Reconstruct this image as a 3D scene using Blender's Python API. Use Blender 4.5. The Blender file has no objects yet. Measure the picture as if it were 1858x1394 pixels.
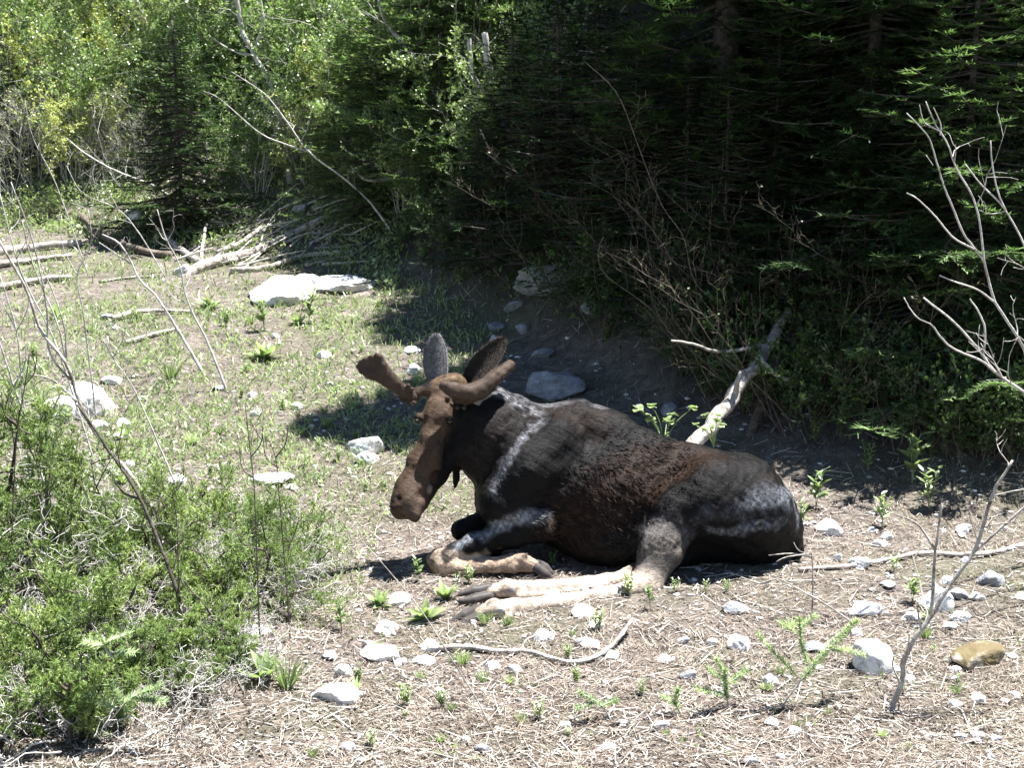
import bpy, math, random
import numpy as np
from mathutils import Vector, Matrix

# ------------------------------------------------------------------ camera, sky, sun, exposure
sc = bpy.context.scene
CH, PITCH, F = 2.6, math.radians(9.7), 2243.0      # camera height, downward tilt, focal length in photo pixels
cam_d = bpy.data.cameras.new('camera'); cam = bpy.data.objects.new('camera', cam_d)
sc.collection.objects.link(cam); sc.camera = cam
cam.location = (0, 0, CH); cam.rotation_euler = (math.pi/2 - PITCH, 0, 0)
cam_d.sensor_width = 36; cam_d.lens = 36*F/1858; cam_d.clip_start = .1; cam_d.clip_end = 400
SUN = Vector((0.27, 0.10, 0.95)).normalized()
world = bpy.data.worlds.new('World'); sc.world = world; world.use_nodes = True
wn = world.node_tree.nodes; wl = world.node_tree.links
sky = wn.new('ShaderNodeTexSky'); sky.sky_type = 'NISHITA'; sky.sun_disc = False
sky.sun_elevation = math.asin(SUN.z); sky.sun_rotation = math.atan2(SUN.x, SUN.y)
sky.altitude = 2200; sky.air_density = 1.0; sky.dust_density = .5
wl.new(sky.outputs[0], wn['Background'].inputs[0]); wn['Background'].inputs[1].default_value = 0.05
sun_d = bpy.data.lights.new('sun', 'SUN'); sun_d.energy = 5.0; sun_d.angle = math.radians(.53); sun_d.color = (1, .98, .95)
sun = bpy.data.objects.new('sun', sun_d); sc.collection.objects.link(sun)
sun.rotation_euler = SUN.to_track_quat('Z', 'Y').to_euler(); sun.location = (6, 4, 20)
sc.view_settings.view_transform = 'Standard'; sc.view_settings.look = 'None'
sc.view_settings.exposure = 1.92; sc.view_settings.gamma = 1
sc.cycles.max_bounces = 5; sc.cycles.diffuse_bounces = 3; sc.cycles.glossy_bounces = 2; sc.cycles.transmission_bounces = 3

RNG = np.random.default_rng(7)
random.seed(7)

# ------------------------------------------------------------------ terrain
def sstep(a, b, x):
    t = np.clip((x-a)/(b-a), 0, 1); return t*t*(3-2*t)
_ph = np.random.default_rng(3).uniform(0, 6.28, (40, 2)); _an = np.random.default_rng(4).uniform(0, 6.28, 40)
def wav(x, y, f, k0, n=6):
    s = 0
    for i in range(n):
        a = _an[(k0+i) % 40]; ff = f*(1+.37*i)
        s = s + np.sin((x*math.cos(a)+y*math.sin(a))*ff+_ph[(k0+i) % 40, 0])*np.cos((y*math.cos(a)-x*math.sin(a))*ff*.8+_ph[(k0+i) % 40, 1])
    return s/n
TX = np.array([-40, -14, -8, -4, -2.3, -.2, 1.5, 2.4, 3.8, 8, 16, 40.])
TY = np.array([24, 22, 21, 19.3, 18, 14.6, 11.2, 10.3, 9.7, 9.0, 8.5, 8.])
def toe(x): return np.interp(x, TX, TY)
def terrain(x, y):
    x = np.asarray(x, float); y = np.asarray(y, float)
    t = y-8.5
    z = .14*(t+np.sqrt(t*t+1.2))*.5
    d = y-toe(x); d = (d+np.sqrt(d*d+.5))*.5
    z = z + (.52+.36*sstep(-2, 1.2, x))*d - .004*np.minimum(d, 30)**2
    n = .055*wav(x, y, 1.3, 0)+.03*wav(x, y, 3.7, 9)+.014*wav(x, y, 9, 17)+.006*wav(x, y, 23, 25)
    flat = np.exp(-(((x-.5)/1.9)**2+((y-7.7)/1.1)**2)**2)
    n2 = .16*wav(x, y, .9, 30)*sstep(0, 3, d)+.1*wav(x, y, 2.6, 5)*sstep(0, 2, d)
    z0 = .14*((-.8)+math.sqrt(.64+1.2))*.5
    return z + n*(1-.85*flat) + n2 - z0*flat*0 - .03
def duff_shade(x, y):  # mask of the bank duff, also used to paint the fir shade
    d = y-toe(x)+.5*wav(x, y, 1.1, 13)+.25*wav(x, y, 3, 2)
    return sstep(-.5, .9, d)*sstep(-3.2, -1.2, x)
def hgt(x, y): return float(terrain(x, y))
def ray(px, py):
    return Vector((0, math.cos(PITCH), -math.sin(PITCH)))+Vector((1, 0, 0))*((px-929)/F)-Vector((0, math.sin(PITCH), math.cos(PITCH)))*((py-697)/F)
def W(px, py, Y):
    r = ray(px, py); t = Y/r.y
    return Vector((r.x*t, Y, CH+r.z*t))
def G(px, py, lift=0.):
    r = ray(px, py); t = 3.
    while t < 70:
        p = Vector((0, 0, CH))+r*t
        if p.z < hgt(p.x, p.y)+lift: break
        t += .04
    return Vector((p.x, p.y, hgt(p.x, p.y)+lift))

# ------------------------------------------------------------------ mesh helpers
def new_mesh(name, V, Fc, mat=None, attrs=None, smooth=False):
    """Fc: (n,3) or (n,4) array, or a list of such arrays"""
    V = np.asarray(V, np.float32).reshape(-1, 3)
    if not isinstance(Fc, list): Fc = [Fc]
    Fc = [np.asarray(f, np.int32) for f in Fc if len(f)]
    me = bpy.data.meshes.new(name)
    me.vertices.add(len(V)); me.vertices.foreach_set('co', V.ravel())
    nl = sum(f.size for f in Fc); npoly = sum(len(f) for f in Fc)
    me.loops.add(nl); me.polygons.add(npoly)
    me.loops.foreach_set('vertex_index', np.concatenate([f.ravel() for f in Fc]))
    starts = []; o = 0
    for f in Fc:
        starts.append(o+np.arange(len(f))*f.shape[1]); o += f.size
    me.polygons.foreach_set('loop_start', np.concatenate(starts).astype(np.int32))
    if attrs:
        for k, a in attrs.items():
            a = np.asarray(a, np.float32)
            if a.ndim == 2:
                at = me.attributes.new(k, 'FLOAT_COLOR', 'POINT')
                at.data.foreach_set('color', np.concatenate([a, np.ones((len(a), 1), np.float32)], 1).ravel())
            else:
                at = me.attributes.new(k, 'FLOAT', 'POINT'); at.data.foreach_set('value', a)
    me.update(calc_edges=True)
    if smooth: me.polygons.foreach_set('use_smooth', np.ones(npoly, bool))
    if mat: me.materials.append(mat)
    return me
def link(name, data, parent=None, loc=None, rot=None, scale=None):
    o = bpy.data.objects.new(name, data); sc.collection.objects.link(o)
    if parent: o.parent = parent
    if loc is not None: o.location = loc
    if rot is not None: o.rotation_euler = rot
    if scale is not None: o.scale = (scale,)*3 if isinstance(scale, (int, float)) else scale
    return o
def tag(o, label=None, cat=None, group=None, kind=None):
    if label: o['label'] = label
    if cat: o['category'] = cat
    if group: o['group'] = group
    if kind: o['kind'] = kind
    return o
def nrm(a): return a/np.maximum(np.linalg.norm(a, axis=-1, keepdims=True), 1e-9)
def perp(D, rng):
    R = rng.normal(size=D.shape); return nrm(np.cross(D, R))

class MB:
    def __init__(s): s.V = []; s.T = []; s.Q = []; s.A = []; s.n = 0
    def add(s, V, T=None, Q=None, v=None):
        V = np.asarray(V, float).reshape(-1, 3); 
        if T is not None and len(T): s.T.append(np.asarray(T)+s.n)
        if Q is not None and len(Q): s.Q.append(np.asarray(Q)+s.n)
        s.A.append(np.full(len(V), .5) if v is None else np.broadcast_to(np.asarray(v, float), (len(V),)))
        s.V.append(V); s.n += len(V)
    def mesh(s, name, mat, smooth=False):
        f = []
        if s.T: f.append(np.concatenate(s.T))
        if s.Q: f.append(np.concatenate(s.Q))
        return new_mesh(name, np.concatenate(s.V), f, mat, {'v': np.concatenate(s.A)}, smooth)
    def segs(s, P0, P1, R0, R1, rng, k=4, v=None):
        """many tapered prisms"""
        P0 = np.asarray(P0, float).reshape(-1, 3); P1 = np.asarray(P1, float).reshape(-1, 3); n = len(P0)
        if not n: return
        D = nrm(P1-P0); U = perp(D, rng); B = np.cross(D, U)
        a = np.arange(k)*2*math.pi/k
        ring = U[:, None]*np.cos(a)[None, :, None]+B[:, None]*np.sin(a)[None, :, None]
        V = np.concatenate([P0[:, None]+ring*np.asarray(R0).reshape(-1, 1, 1), P1[:, None]+ring*np.asarray(R1).reshape(-1, 1, 1)], 1)
        i = np.arange(k); j = (i+1) % k
        q = np.stack([i, j, j+k, i+k], 1)
        Q = (q[None]+(np.arange(n)*2*k)[:, None, None]).reshape(-1, 4)
        s.add(V.reshape(-1, 3), Q=Q, v=None if v is None else np.repeat(v, 2*k))
    def blades(s, P, D, L, Wd, rng, v=None, up=None, shape='tri', bend=0.):
        """leaf-like cards: tri = needle, rhomb = folded leaf, blade = bent grass blade"""
        P = np.asarray(P, float); n = len(P)
        if not n: return
        D = nrm(np.asarray(D, float)); L = np.broadcast_to(L, (n,))[:, None]; Wd = np.broadcast_to(Wd, (n,))[:, None]
        if up is None: S = perp(D, rng)
        else:
            S = nrm(np.cross(D, up)+rng.normal(size=D.shape)*.12)
        v = rng.random(n) if v is None else np.broadcast_to(v, (n,))
        if shape == 'tri':
            V = np.stack([P-S*Wd*.5, P+S*Wd*.5, P+D*L], 1); T = np.arange(3*n).reshape(n, 3)
            s.add(V.reshape(-1, 3), T=T, v=np.repeat(v, 3))
        elif shape == 'rhomb':
            N = np.cross(S, D)
            V = np.stack([P, P+D*L*.45+S*Wd*.5+N*Wd*.12, P+D*L, P+D*L*.45-S*Wd*.5+N*Wd*.12], 1)
            b = np.arange(n)[:, None]*4
            s.add(V.reshape(-1, 3), T=np.concatenate([b+[0, 1, 2], b+[0, 2, 3]]), v=np.repeat(v, 4))
        else:
            g = np.array([0, 0, -1.]); M = P+D*L*.55; E = P+D*L+g*L*bend+rng.normal(size=D.shape)*L*.12
            V = np.stack([P-S*Wd*.5, P+S*Wd*.5, M-S*Wd*.42, M+S*Wd*.42, E], 1)
            b = np.arange(n)[:, None]*5
            s.add(V.reshape(-1, 3), T=b+[2, 3, 4], Q=b+[0, 1, 3, 2], v=np.repeat(v, 5))

def smooth_path(P, n):
    P = np.array([list(p) for p in P], float)
    if len(P) < 3:
        t = np.linspace(0, 1, n)[:, None]; return P[0]*(1-t)+P[-1]*t
    s = np.concatenate([[0], np.cumsum(np.linalg.norm(np.diff(P, axis=0), axis=1))])
    Q = np.vstack([2*P[0]-P[1], P, 2*P[-1]-P[-2]]); out = []
    for u in np.linspace(0, s[-1], n):
        i = min(np.searchsorted(s, u, 'right')-1, len(P)-2); t = (u-s[i])/(s[i+1]-s[i])
        a, b, c, d = Q[i], Q[i+1], Q[i+2], Q[i+3]
        out.append(.5*((2*b)+(-a+c)*t+(2*a-5*b+4*c-d)*t*t+(-a+3*b-3*c+d)*t**3))
    return np.array(out)
def tube(mb, P, R, rng, sides=8, rough=.08, wob=0., v=None, caps=True):
    """bark-like tube with uneven rings along a polyline"""
    P = np.asarray(P, float); n = len(P)
    if wob: P = P+rng.normal(size=P.shape)*wob
    Tn = nrm(np.gradient(P, axis=0)); U = np.cross(Tn[0], [0.13, .21, 1.]); U = U/np.linalg.norm(U)
    a = np.arange(sides)*2*math.pi/sides; ph = rng.normal(size=sides)*rough
    rings = []
    for i in range(n):
        U = U-Tn[i]*U.dot(Tn[i]); U /= np.linalg.norm(U); B = np.cross(Tn[i], U)
        rr = R[i]*(1+ph+rng.normal(size=sides)*rough*.5)
        rings.append(P[i]+(U[None]*np.cos(a)[:, None]+B[None]*np.sin(a)[:, None])*rr[:, None])
    V = np.concatenate(rings); i = np.arange(sides); j = (i+1) % sides
    q = np.stack([i, j, j+sides, i+sides], 1)
    Q = (q[None]+(np.arange(n-1)*sides)[:, None, None]).reshape(-1, 4)
    T = []
    if caps:
        V = np.vstack([V, P[0]-Tn[0]*R[0]*.15, P[-1]+Tn[-1]*R[-1]*.4]); m = n*sides
        T = np.concatenate([np.stack([np.full(sides, m), j, i], 1), np.stack([np.full(sides, m+1), (n-1)*sides+i, (n-1)*sides+j], 1)])
    mb.add(V, T=T, Q=Q, v=v)

# ------------------------------------------------------------------ materials
def mat(name):
    m = bpy.data.materials.new(name); m.use_nodes = True
    nt = m.node_tree; b = nt.nodes['Principled BSDF']
    return m, nt, b
def ramp(nt, stops, fac):
    r = nt.nodes.new('ShaderNodeValToRGB'); e = r.color_ramp.elements
    while len(e) > 1: e.remove(e[0])
    e[0].position = stops[0][0]; e[0].color = (*stops[0][1], 1)
    for p, c in stops[1:]:
        k = e.new(p); k.color = (*c, 1)
    nt.links.new(fac, r.inputs[0]); return r.outputs[0]
def noise(nt, scale, detail=4, rough=.6, coord=None, dist=0):
    n = nt.nodes.new('ShaderNodeTexNoise'); n.inputs['Scale'].default_value = scale; n.inputs['Detail'].default_value = detail
    n.inputs['Roughness'].default_value = rough; n.inputs['Distortion'].default_value = dist
    if coord is not None: nt.links.new(coord, n.inputs['Vector'])
    return n.outputs[0]
def math_(nt, op, a, b):
    n = nt.nodes.new('ShaderNodeMath'); n.operation = op
    for i, x in enumerate((a, b)):
        if isinstance(x, (int, float)): n.inputs[i].default_value = x
        else: nt.links.new(x, n.inputs[i])
    return n.outputs[0]
def mix(nt, fac, a, b, mode='MIX'):
    n = nt.nodes.new('ShaderNodeMix'); n.data_type = 'RGBA'; n.blend_type = mode
    for i, x in ((0, fac), (6, a), (7, b)):
        if isinstance(x, (int, float)): n.inputs[i].default_value = x
        elif isinstance(x, tuple): n.inputs[i].default_value = (*x, 1)
        else: nt.links.new(x, n.inputs[i])
    return n.outputs[2]
def bump(nt, b, h, strength=.5, dist=.02):
    n = nt.nodes.new('ShaderNodeBump'); n.inputs['Strength'].default_value = strength; n.inputs['Distance'].default_value = dist
    nt.links.new(h, n.inputs['Height']); nt.links.new(n.outputs[0], b.inputs['Normal'])
def attr(nt, name):
    n = nt.nodes.new('ShaderNodeAttribute'); n.attribute_name = name; return n
def objcoord(nt): return nt.nodes.new('ShaderNodeTexCoord').outputs['Object']
def geopos(nt): return nt.nodes.new('ShaderNodeNewGeometry').outputs['Position']

def leaf_mat(name, stops, trans=.35, rough=.5, spec=.5, vary=.35):
    m, nt, b = mat(name)
    v = attr(nt, 'v').outputs['Fac']
    n = noise(nt, 2.2, 3, .6, geopos(nt))
    f = math_(nt, 'ADD', math_(nt, 'MULTIPLY', v, .55), math_(nt, 'MULTIPLY', n, .45))
    oi = nt.nodes.new('ShaderNodeObjectInfo').outputs['Random']
    f = math_(nt, 'ADD', f, math_(nt, 'MULTIPLY', math_(nt, 'SUBTRACT', oi, .5), vary))
    c = ramp(nt, stops, f)
    nt.links.new(c, b.inputs['Base Color']); b.inputs['Roughness'].default_value = rough
    b.inputs['Specular IOR Level'].default_value = spec
    t = nt.nodes.new('ShaderNodeBsdfTranslucent'); tc = mix(nt, .5, c, (.30, .42, .04)); 
    nt.links.new(mix(nt, 1., c, (1.15, 1.25, .85), 'MULTIPLY'), t.inputs[0])
    ms = nt.nodes.new('ShaderNodeMixShader'); ms.inputs[0].default_value = trans
    nt.links.new(b.outputs[0], ms.inputs[1]); nt.links.new(t.outputs[0], ms.inputs[2])
    nt.links.new(ms.outputs[0], nt.nodes['Material Output'].inputs[0])
    return m
M = {}
M['fir'] = leaf_mat('fir_needles', [(.2, (.022, .050, .020)), (.55, (.045, .095, .030)), (.85, (.085, .16, .045))], .18, .45, .5)
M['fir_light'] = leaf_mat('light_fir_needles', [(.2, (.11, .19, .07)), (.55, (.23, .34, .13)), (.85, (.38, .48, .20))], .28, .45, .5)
M['juniper'] = leaf_mat('juniper_needles', [(.15, (.10, .16, .05)), (.5, (.24, .33, .10)), (.85, (.44, .51, .19))], .3, .45, .5)
M['leaf'] = leaf_mat('broad_leaves', [(.2, (.10, .17, .05)), (.5, (.23, .32, .11)), (.85, (.42, .50, .22))], .38, .36, .7)
M['leaf_shaded'] = leaf_mat('shade_toned_leaves', [(.2, (.03, .06, .018)), (.5, (.055, .10, .028)), (.85, (.10, .16, .045))], .25, .4, .4)  # shaded copy of the leaf greens, the bank's shade put into the colour
M['leaf_yellow'] = leaf_mat('yellow_green_leaves', [(.2, (.28, .33, .08)), (.5, (.44, .48, .14)), (.85, (.58, .60, .26))], .38, .36, .7)
M['seedling'] = leaf_mat('pale_seedling_needles', [(.2, (.20, .29, .13)), (.5, (.33, .43, .20)), (.85, (.52, .60, .34))], .3, .4, .5)
M['herb'] = leaf_mat('herb_leaves', [(.15, (.12, .17, .07)), (.5, (.25, .33, .14)), (.9, (.44, .51, .27))], .38, .38, .7)

def bark(name, c0, c1, c2, scale=14, rough=.85, bmp=.6):
    m, nt, b = mat(name); oc = objcoord(nt)
    n = noise(nt, scale, 6, .65, oc, .6); n2 = noise(nt, scale*4, 3, .6, oc)
    v = attr(nt, 'v').outputs['Fac']
    f = math_(nt, 'ADD', math_(nt, 'MULTIPLY', n, .8), math_(nt, 'MULTIPLY', n2, .25))
    f = math_(nt, 'ADD', f, math_(nt, 'MULTIPLY', math_(nt, 'SUBTRACT', v, .5), .3))
    nt.links.new(ramp(nt, [(.36, c0), (.5, c1), (.66, c2)], f), b.inputs['Base Color'])
    b.inputs['Roughness'].default_value = rough; bump(nt, b, f, bmp, .02); return m
M['bark_dark'] = bark('dark_bark', (.02, .016, .012), (.06, .048, .038), (.13, .11, .09))
M['bark_grey'] = bark('pale_grey_bark', (.16, .14, .12), (.40, .38, .35), (.60, .58, .55), 9)
M['wood_dead'] = bark('weathered_dead_wood', (.06, .045, .035), (.30, .27, .235), (.56, .53, .49), 10)
M['wood_brown'] = bark('brown_dead_wood', (.03, .022, .016), (.10, .075, .055), (.22, .18, .14), 12)

def rock_mat(name, a, bb, c, moss=0):
    m, nt, b = mat(name); oc = geopos(nt)
    n = noise(nt, 9, 8, .65, oc, .4); n2 = noise(nt, 45, 4, .6, oc)
    f = math_(nt, 'ADD', math_(nt, 'MULTIPLY', n, .75), math_(nt, 'MULTIPLY', n2, .3))
    col = ramp(nt, [(.36, a), (.50, bb), (.66, c)], f)
    cr = nt.nodes.new('ShaderNodeTexVoronoi'); cr.feature = 'DISTANCE_TO_EDGE'; cr.inputs['Scale'].default_value = 7
    wv = mix(nt, .12, oc, noise(nt, 6, 3, .6, oc)); nt.links.new(wv, cr.inputs['Vector'])
    cf = ramp(nt, [(0, (.35, .33, .3)), (.02, (1, 1, 1))], cr.outputs['Distance'])
    col = mix(nt, .7, col, cf, 'MULTIPLY')
    if moss: col = mix(nt, ramp(nt, [(.45, (0, 0, 0)), (.55, (1, 1, 1))], noise(nt, 6, 4, .6, oc)), col, (.13, .10, .045))
    nt.links.new(col, b.inputs['Base Color']); b.inputs['Roughness'].default_value = .85
    bump(nt, b, f, .7, .03); return m
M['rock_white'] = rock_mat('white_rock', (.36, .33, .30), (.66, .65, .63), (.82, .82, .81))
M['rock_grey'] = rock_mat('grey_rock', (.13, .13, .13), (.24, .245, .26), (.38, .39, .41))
M['rock_moss'] = rock_mat('mossy_rock', (.16, .13, .10), (.30, .26, .21), (.42, .39, .34), 1)

def ground_mat():
    m, nt, b = mat('needle_covered_soil'); p = geopos(nt)
    n1 = noise(nt, .7, 4, .6, p); n2 = noise(nt, 6, 6, .7, p, .5); n3 = noise(nt, 60, 5, .7, p, .4)
    f = math_(nt, 'ADD', math_(nt, 'MULTIPLY', n2, .5), math_(nt, 'MULTIPLY', n3, .5))
    c = ramp(nt, [(.34, (.03, .024, .020)), (.47, (.11, .09, .076)), (.58, (.24, .205, .175)), (.7, (.42, .38, .34))], f)
    c = mix(nt, ramp(nt, [(.45, (0, 0, 0)), (.62, (.55, .55, .55))], n1), c, (.10, .11, .05))
    du = attr(nt, 'duff_shade').outputs['Fac']; c = mix(nt, du, c, mix(nt, 1., c, (.13, .12, .12), 'MULTIPLY'))  # bank soil darkened beyond its humus tone to carry the fir shade
    nt.links.new(c, b.inputs['Base Color']); b.inputs['Roughness'].default_value = .95
    bump(nt, b, f, 1., .05); return m
M['ground'] = ground_mat()
def straw_mat():
    m, nt, b = mat('dry_needles_and_straw')
    v = attr(nt, 'v').outputs['Fac']
    c = ramp(nt, [(0, (.03, .02, .015)), (.3, (.12, .085, .065)), (.6, (.30, .24, .19)), (1, (.55, .49, .42))], v)
    nt.links.new(c, b.inputs['Base Color']); b.inputs['Roughness'].default_value = .7; return m
M['straw'] = straw_mat()

# ------------------------------------------------------------------ ground
def spaced(lo, hi, c, w, n):
    a0, a1 = math.asinh((lo-c)/w), math.asinh((hi-c)/w)
    return c+w*np.sinh(np.linspace(a0, a1, n))
xs = spaced(-60, 60, .3, 3.2, 330); ys = spaced(-14, 75, 7.5, 3., 400)
X, Y = np.meshgrid(xs, ys)
V = np.stack([X, Y, terrain(X, Y)], -1).reshape(-1, 3); nx, ny = len(xs), len(ys)
ii = (np.arange(ny-1)[:, None]*nx+np.arange(nx-1)[None]).ravel()
g = link('ground', new_mesh('ground', V, np.stack([ii, ii+1, ii+nx+1, ii+nx], 1), M['ground'], {'duff_shade': duff_shade(V[:, 0], V[:, 1])}, True))
tag(g, 'forest floor of dry needles and soil rising into a bank', kind='structure')

# ================================================================== MOOSE
def surface_nets(D, org, h):
    """isosurface of a sampled field, one vertex per crossed cell"""
    s = D < 0; nx, ny, nz = D.shape
    c = [(a, b, d) for a in (0, 1) for b in (0, 1) for d in (0, 1)]
    def cs(A, o): return A[o[0]:nx-1+o[0], o[1]:ny-1+o[1], o[2]:nz-1+o[2]]
    cnt = sum(cs(s, o).astype(np.int8) for o in c)
    act = (cnt > 0) & (cnt < 8); idx = -np.ones(act.shape, np.int32)
    I = np.argwhere(act); idx[act] = np.arange(len(I))
    acc = np.zeros((len(I), 3)); num = np.zeros(len(I))
    for a in c:
        for ax in range(3):
            if a[ax] == 0:
                b = list(a); b[ax] = 1
                da = D[I[:, 0]+a[0], I[:, 1]+a[1], I[:, 2]+a[2]]; db = D[I[:, 0]+b[0], I[:, 1]+b[1], I[:, 2]+b[2]]
                cr = (da < 0) != (db < 0); t = np.where(cr, da/np.where(cr, da-db, 1), 0)
                p = np.array(a, float)[None]+np.zeros((len(I), 3)); p[:, ax] += t
                acc += p*cr[:, None]; num += cr
    V = (I+acc/num[:, None])*h+org
    Q = []
    for ax in range(3):
        o = [0, 0, 0]; o[ax] = 1
        A = s[:nx-o[0], :ny-o[1], :nz-o[2]]; B = s[o[0]:, o[1]:, o[2]:]
        E = np.argwhere(A != B); fl = A[E[:, 0], E[:, 1], E[:, 2]]
        u, w = (ax+1) % 3, (ax+2) % 3
        ok = (E[:, u] > 0) & (E[:, w] > 0) & (E[:, u] < D.shape[u]-1) & (E[:, w] < D.shape[w]-1); E = E[ok]; fl = fl[ok]
        def g(du, dw):
            K = E.copy(); K[:, u] += du; K[:, w] += dw; return idx[K[:, 0], K[:, 1], K[:, 2]]
        q = np.stack([g(-1, -1), g(0, -1), g(0, 0), g(-1, 0)], 1)
        q[~fl] = q[~fl][:, ::-1]; Q.append(q)
    return V, np.concatenate(Q)

class Field:
    def __init__(s, lo, hi, h):
        s.lo = np.array(lo, float); s.h = h; s.n = np.ceil((np.array(hi)-s.lo)/h).astype(int)+1
        s.D = np.full(s.n, .5, np.float32)
    def _box(s, lo, hi):
        a = np.clip(((lo-s.lo)/s.h).astype(int), 0, s.n-1); b = np.clip(((hi-s.lo)/s.h).astype(int)+2, 1, s.n)
        sl = tuple(slice(a[i], b[i]) for i in range(3))
        g = [(s.lo[i]+np.arange(a[i], b[i])*s.h).astype(np.float32) for i in range(3)]
        return sl, g[0][:, None, None], g[1][None, :, None], g[2][None, None, :]
    def _join(s, sl, d, k, sub):
        A = s.D[sl]
        if sub: d = -d; h = np.maximum(k-np.abs(A-d), 0)/k; s.D[sl] = np.maximum(A, d)+h*h*k*.25
        else: h = np.maximum(k-np.abs(A-d), 0)/k; s.D[sl] = np.minimum(A, d)-h*h*k*.25
    def cap(s, a, b, ra, rb, k=.05, sub=False):
        a = np.array(list(a)); b = np.array(list(b)); r = max(ra, rb)+k+.06
        sl, x, y, z = s._box(np.minimum(a, b)-r, np.maximum(a, b)+r)
        d = b-a; L = max(float(d.dot(d)), 1e-8)
        t = np.clip(((x-a[0])*d[0]+(y-a[1])*d[1]+(z-a[2])*d[2])/L, 0, 1)
        q = np.sqrt((x-a[0]-t*d[0])**2+(y-a[1]-t*d[1])**2+(z-a[2]-t*d[2])**2)-(ra+(rb-ra)*t)
        s._join(sl, q, k, sub)
    def path(s, pts, rs, k=.05, sub=False):
        for i in range(len(pts)-1): s.cap(pts[i], pts[i+1], rs[i], rs[i+1], k, sub)
    def ell(s, c, r, k=.05, R=None, sub=False):
        c = np.array(list(c)); r = np.array(r, float); m = r.max()+k+.06
        sl, x, y, z = s._box(c-m, c+m)
        x = x-c[0]; y = y-c[1]; z = z-c[2]
        if R is not None:
            R = np.array(R); x, y, z = (R[0, 0]*x+R[1, 0]*y+R[2, 0]*z), (R[0, 1]*x+R[1, 1]*y+R[2, 1]*z), (R[0, 2]*x+R[1, 2]*y+R[2, 2]*z)
        k0 = np.sqrt((x/r[0])**2+(y/r[1])**2+(z/r[2])**2); k1 = np.sqrt((x/r[0]**2)**2+(y/r[1]**2)**2+(z/r[2]**2)**2)
        s._join(sl, k0*(k0-1)/np.maximum(k1, 1e-6), k, sub)

def frame(d, up=(0, 0, 1)):
    """3x3 whose columns are (d, side, up')"""
    d = Vector(d).normalized(); s = Vector(up).cross(d).normalized(); u = d.cross(s)
    return np.array([list(d), list(s), list(u)]).T

BODY = Field((-1.35, 6.6, -.06), (2.25, 8.75, 1.42), .0125)
B = BODY
# --- trunk: chest, barrel, loin, pelvis
P = {k: W(*v) for k, v in dict(
    chest=(1000, 880, 8.18), brisket=(925, 905, 8.12), barrel=(1120, 905, 8.14), loin=(1225, 925, 8.10), pelvis=(1330, 925, 8.02),
    butt=(1372, 950, 8.0)).items()}
B.cap(P['chest'], P['barrel'], .37, .405, .1)
B.cap(P['barrel'], P['loin'], .405, .375, .12)
B.cap(P['loin'], P['pelvis'], .37, .335, .12)
B.cap(P['pelvis'], P['butt'], .335, .29, .1)
B.cap(P['brisket'], P['chest'], .24, .35, .12)
# hump and back ridge
B.path([W(925, 765, 8.2), W(985, 775, 8.22), W(1050, 768, 8.22), W(1110, 790, 8.2), W(1180, 830, 8.15), W(1260, 850, 8.1), W(1340, 862, 8.05)],
       [.10, .12, .125, .12, .11, .10, .09], .16)
# belly spread on the ground
B.ell((P['barrel'].x+.02, 8.02, .22), (.48, .34, .22), .12)
# --- neck
B.path([W(965, 830, 8.14), W(905, 790, 8.1), W(852, 755, 8.08)], [.27, .205, .15], .12)
B.path([W(935, 880, 8.1), W(880, 830, 8.05), W(845, 790, 8.04)], [.2, .15, .11], .1)
B.path([W(930, 745, 8.2), W(885, 725, 8.16), W(840, 712, 8.12)], [.10, .085, .08], .1)
# --- head
hd = [W(806, 722, 8.03), W(797, 752, 7.97), W(785, 790, 7.91), W(764, 842, 7.84), W(746, 888, 7.78), W(738, 912, 7.755)]
B.path(hd, [.098, .098, .078, .083, .098, .098], .05)
B.ell(W(744, 912, 7.75), (.115, .11, .10), .05)                          # swollen muzzle
B.ell(W(726, 926, 7.70), (.066, .055, .060), .025)                         # overhanging upper lip
B.ell(W(752, 932, 7.68), (.050, .05, .062), .02)
B.path([W(838, 775, 8.06), W(822, 815, 8.0), W(795, 862, 7.90), W(775, 895, 7.82)], [.115, .085, .055, .05], .05)   # jaw
B.cap(W(776, 890, 7.79), W(768, 916, 7.76), .042, .034, .03)             # lower lip
B.cap(W(826, 838, 8.02), W(828, 868, 8.0), .032, .022, .03); B.cap(W(828, 868, 8.0), W(826, 884, 8.0), .022, .014, .02)   # bell
B.ell(W(758, 757, 7.92), (.032, .035, .034), .03); B.ell(W(812, 757, 7.90), (.034, .035, .034), .03)                     # brow ridges
B.path([W(776, 795, 7.83), W(792, 822, 7.80), W(798, 850, 7.80)], [.03, .035, .02], .05)                                # cheek crest
B.cap(W(746, 716, 7.99), W(800, 700, 8.03), .035, .05, .04); B.cap(W(800, 700, 8.03), W(838, 716, 8.02), .05, .045, .04)
B.ell(W(823, 690, 8.06), (.085, .07, .05), .04)                           # tuft between the antlers
B.cap(W(792, 905, 7.80), W(781, 925, 7.72), .012, .01, .015, sub=True)
B.ell(W(765, 900, 7.655), (.026, .05, .042), .02, sub=True); B.ell(W(722, 905, 7.64), (.018, .04, .034), .015, sub=True)                  # nostril
B.path([W(797, 860, 7.79), W(785, 885, 7.74), W(774, 925, 7.70)], [.008, .012, .012], .015, sub=True)   # mouth line
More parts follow.
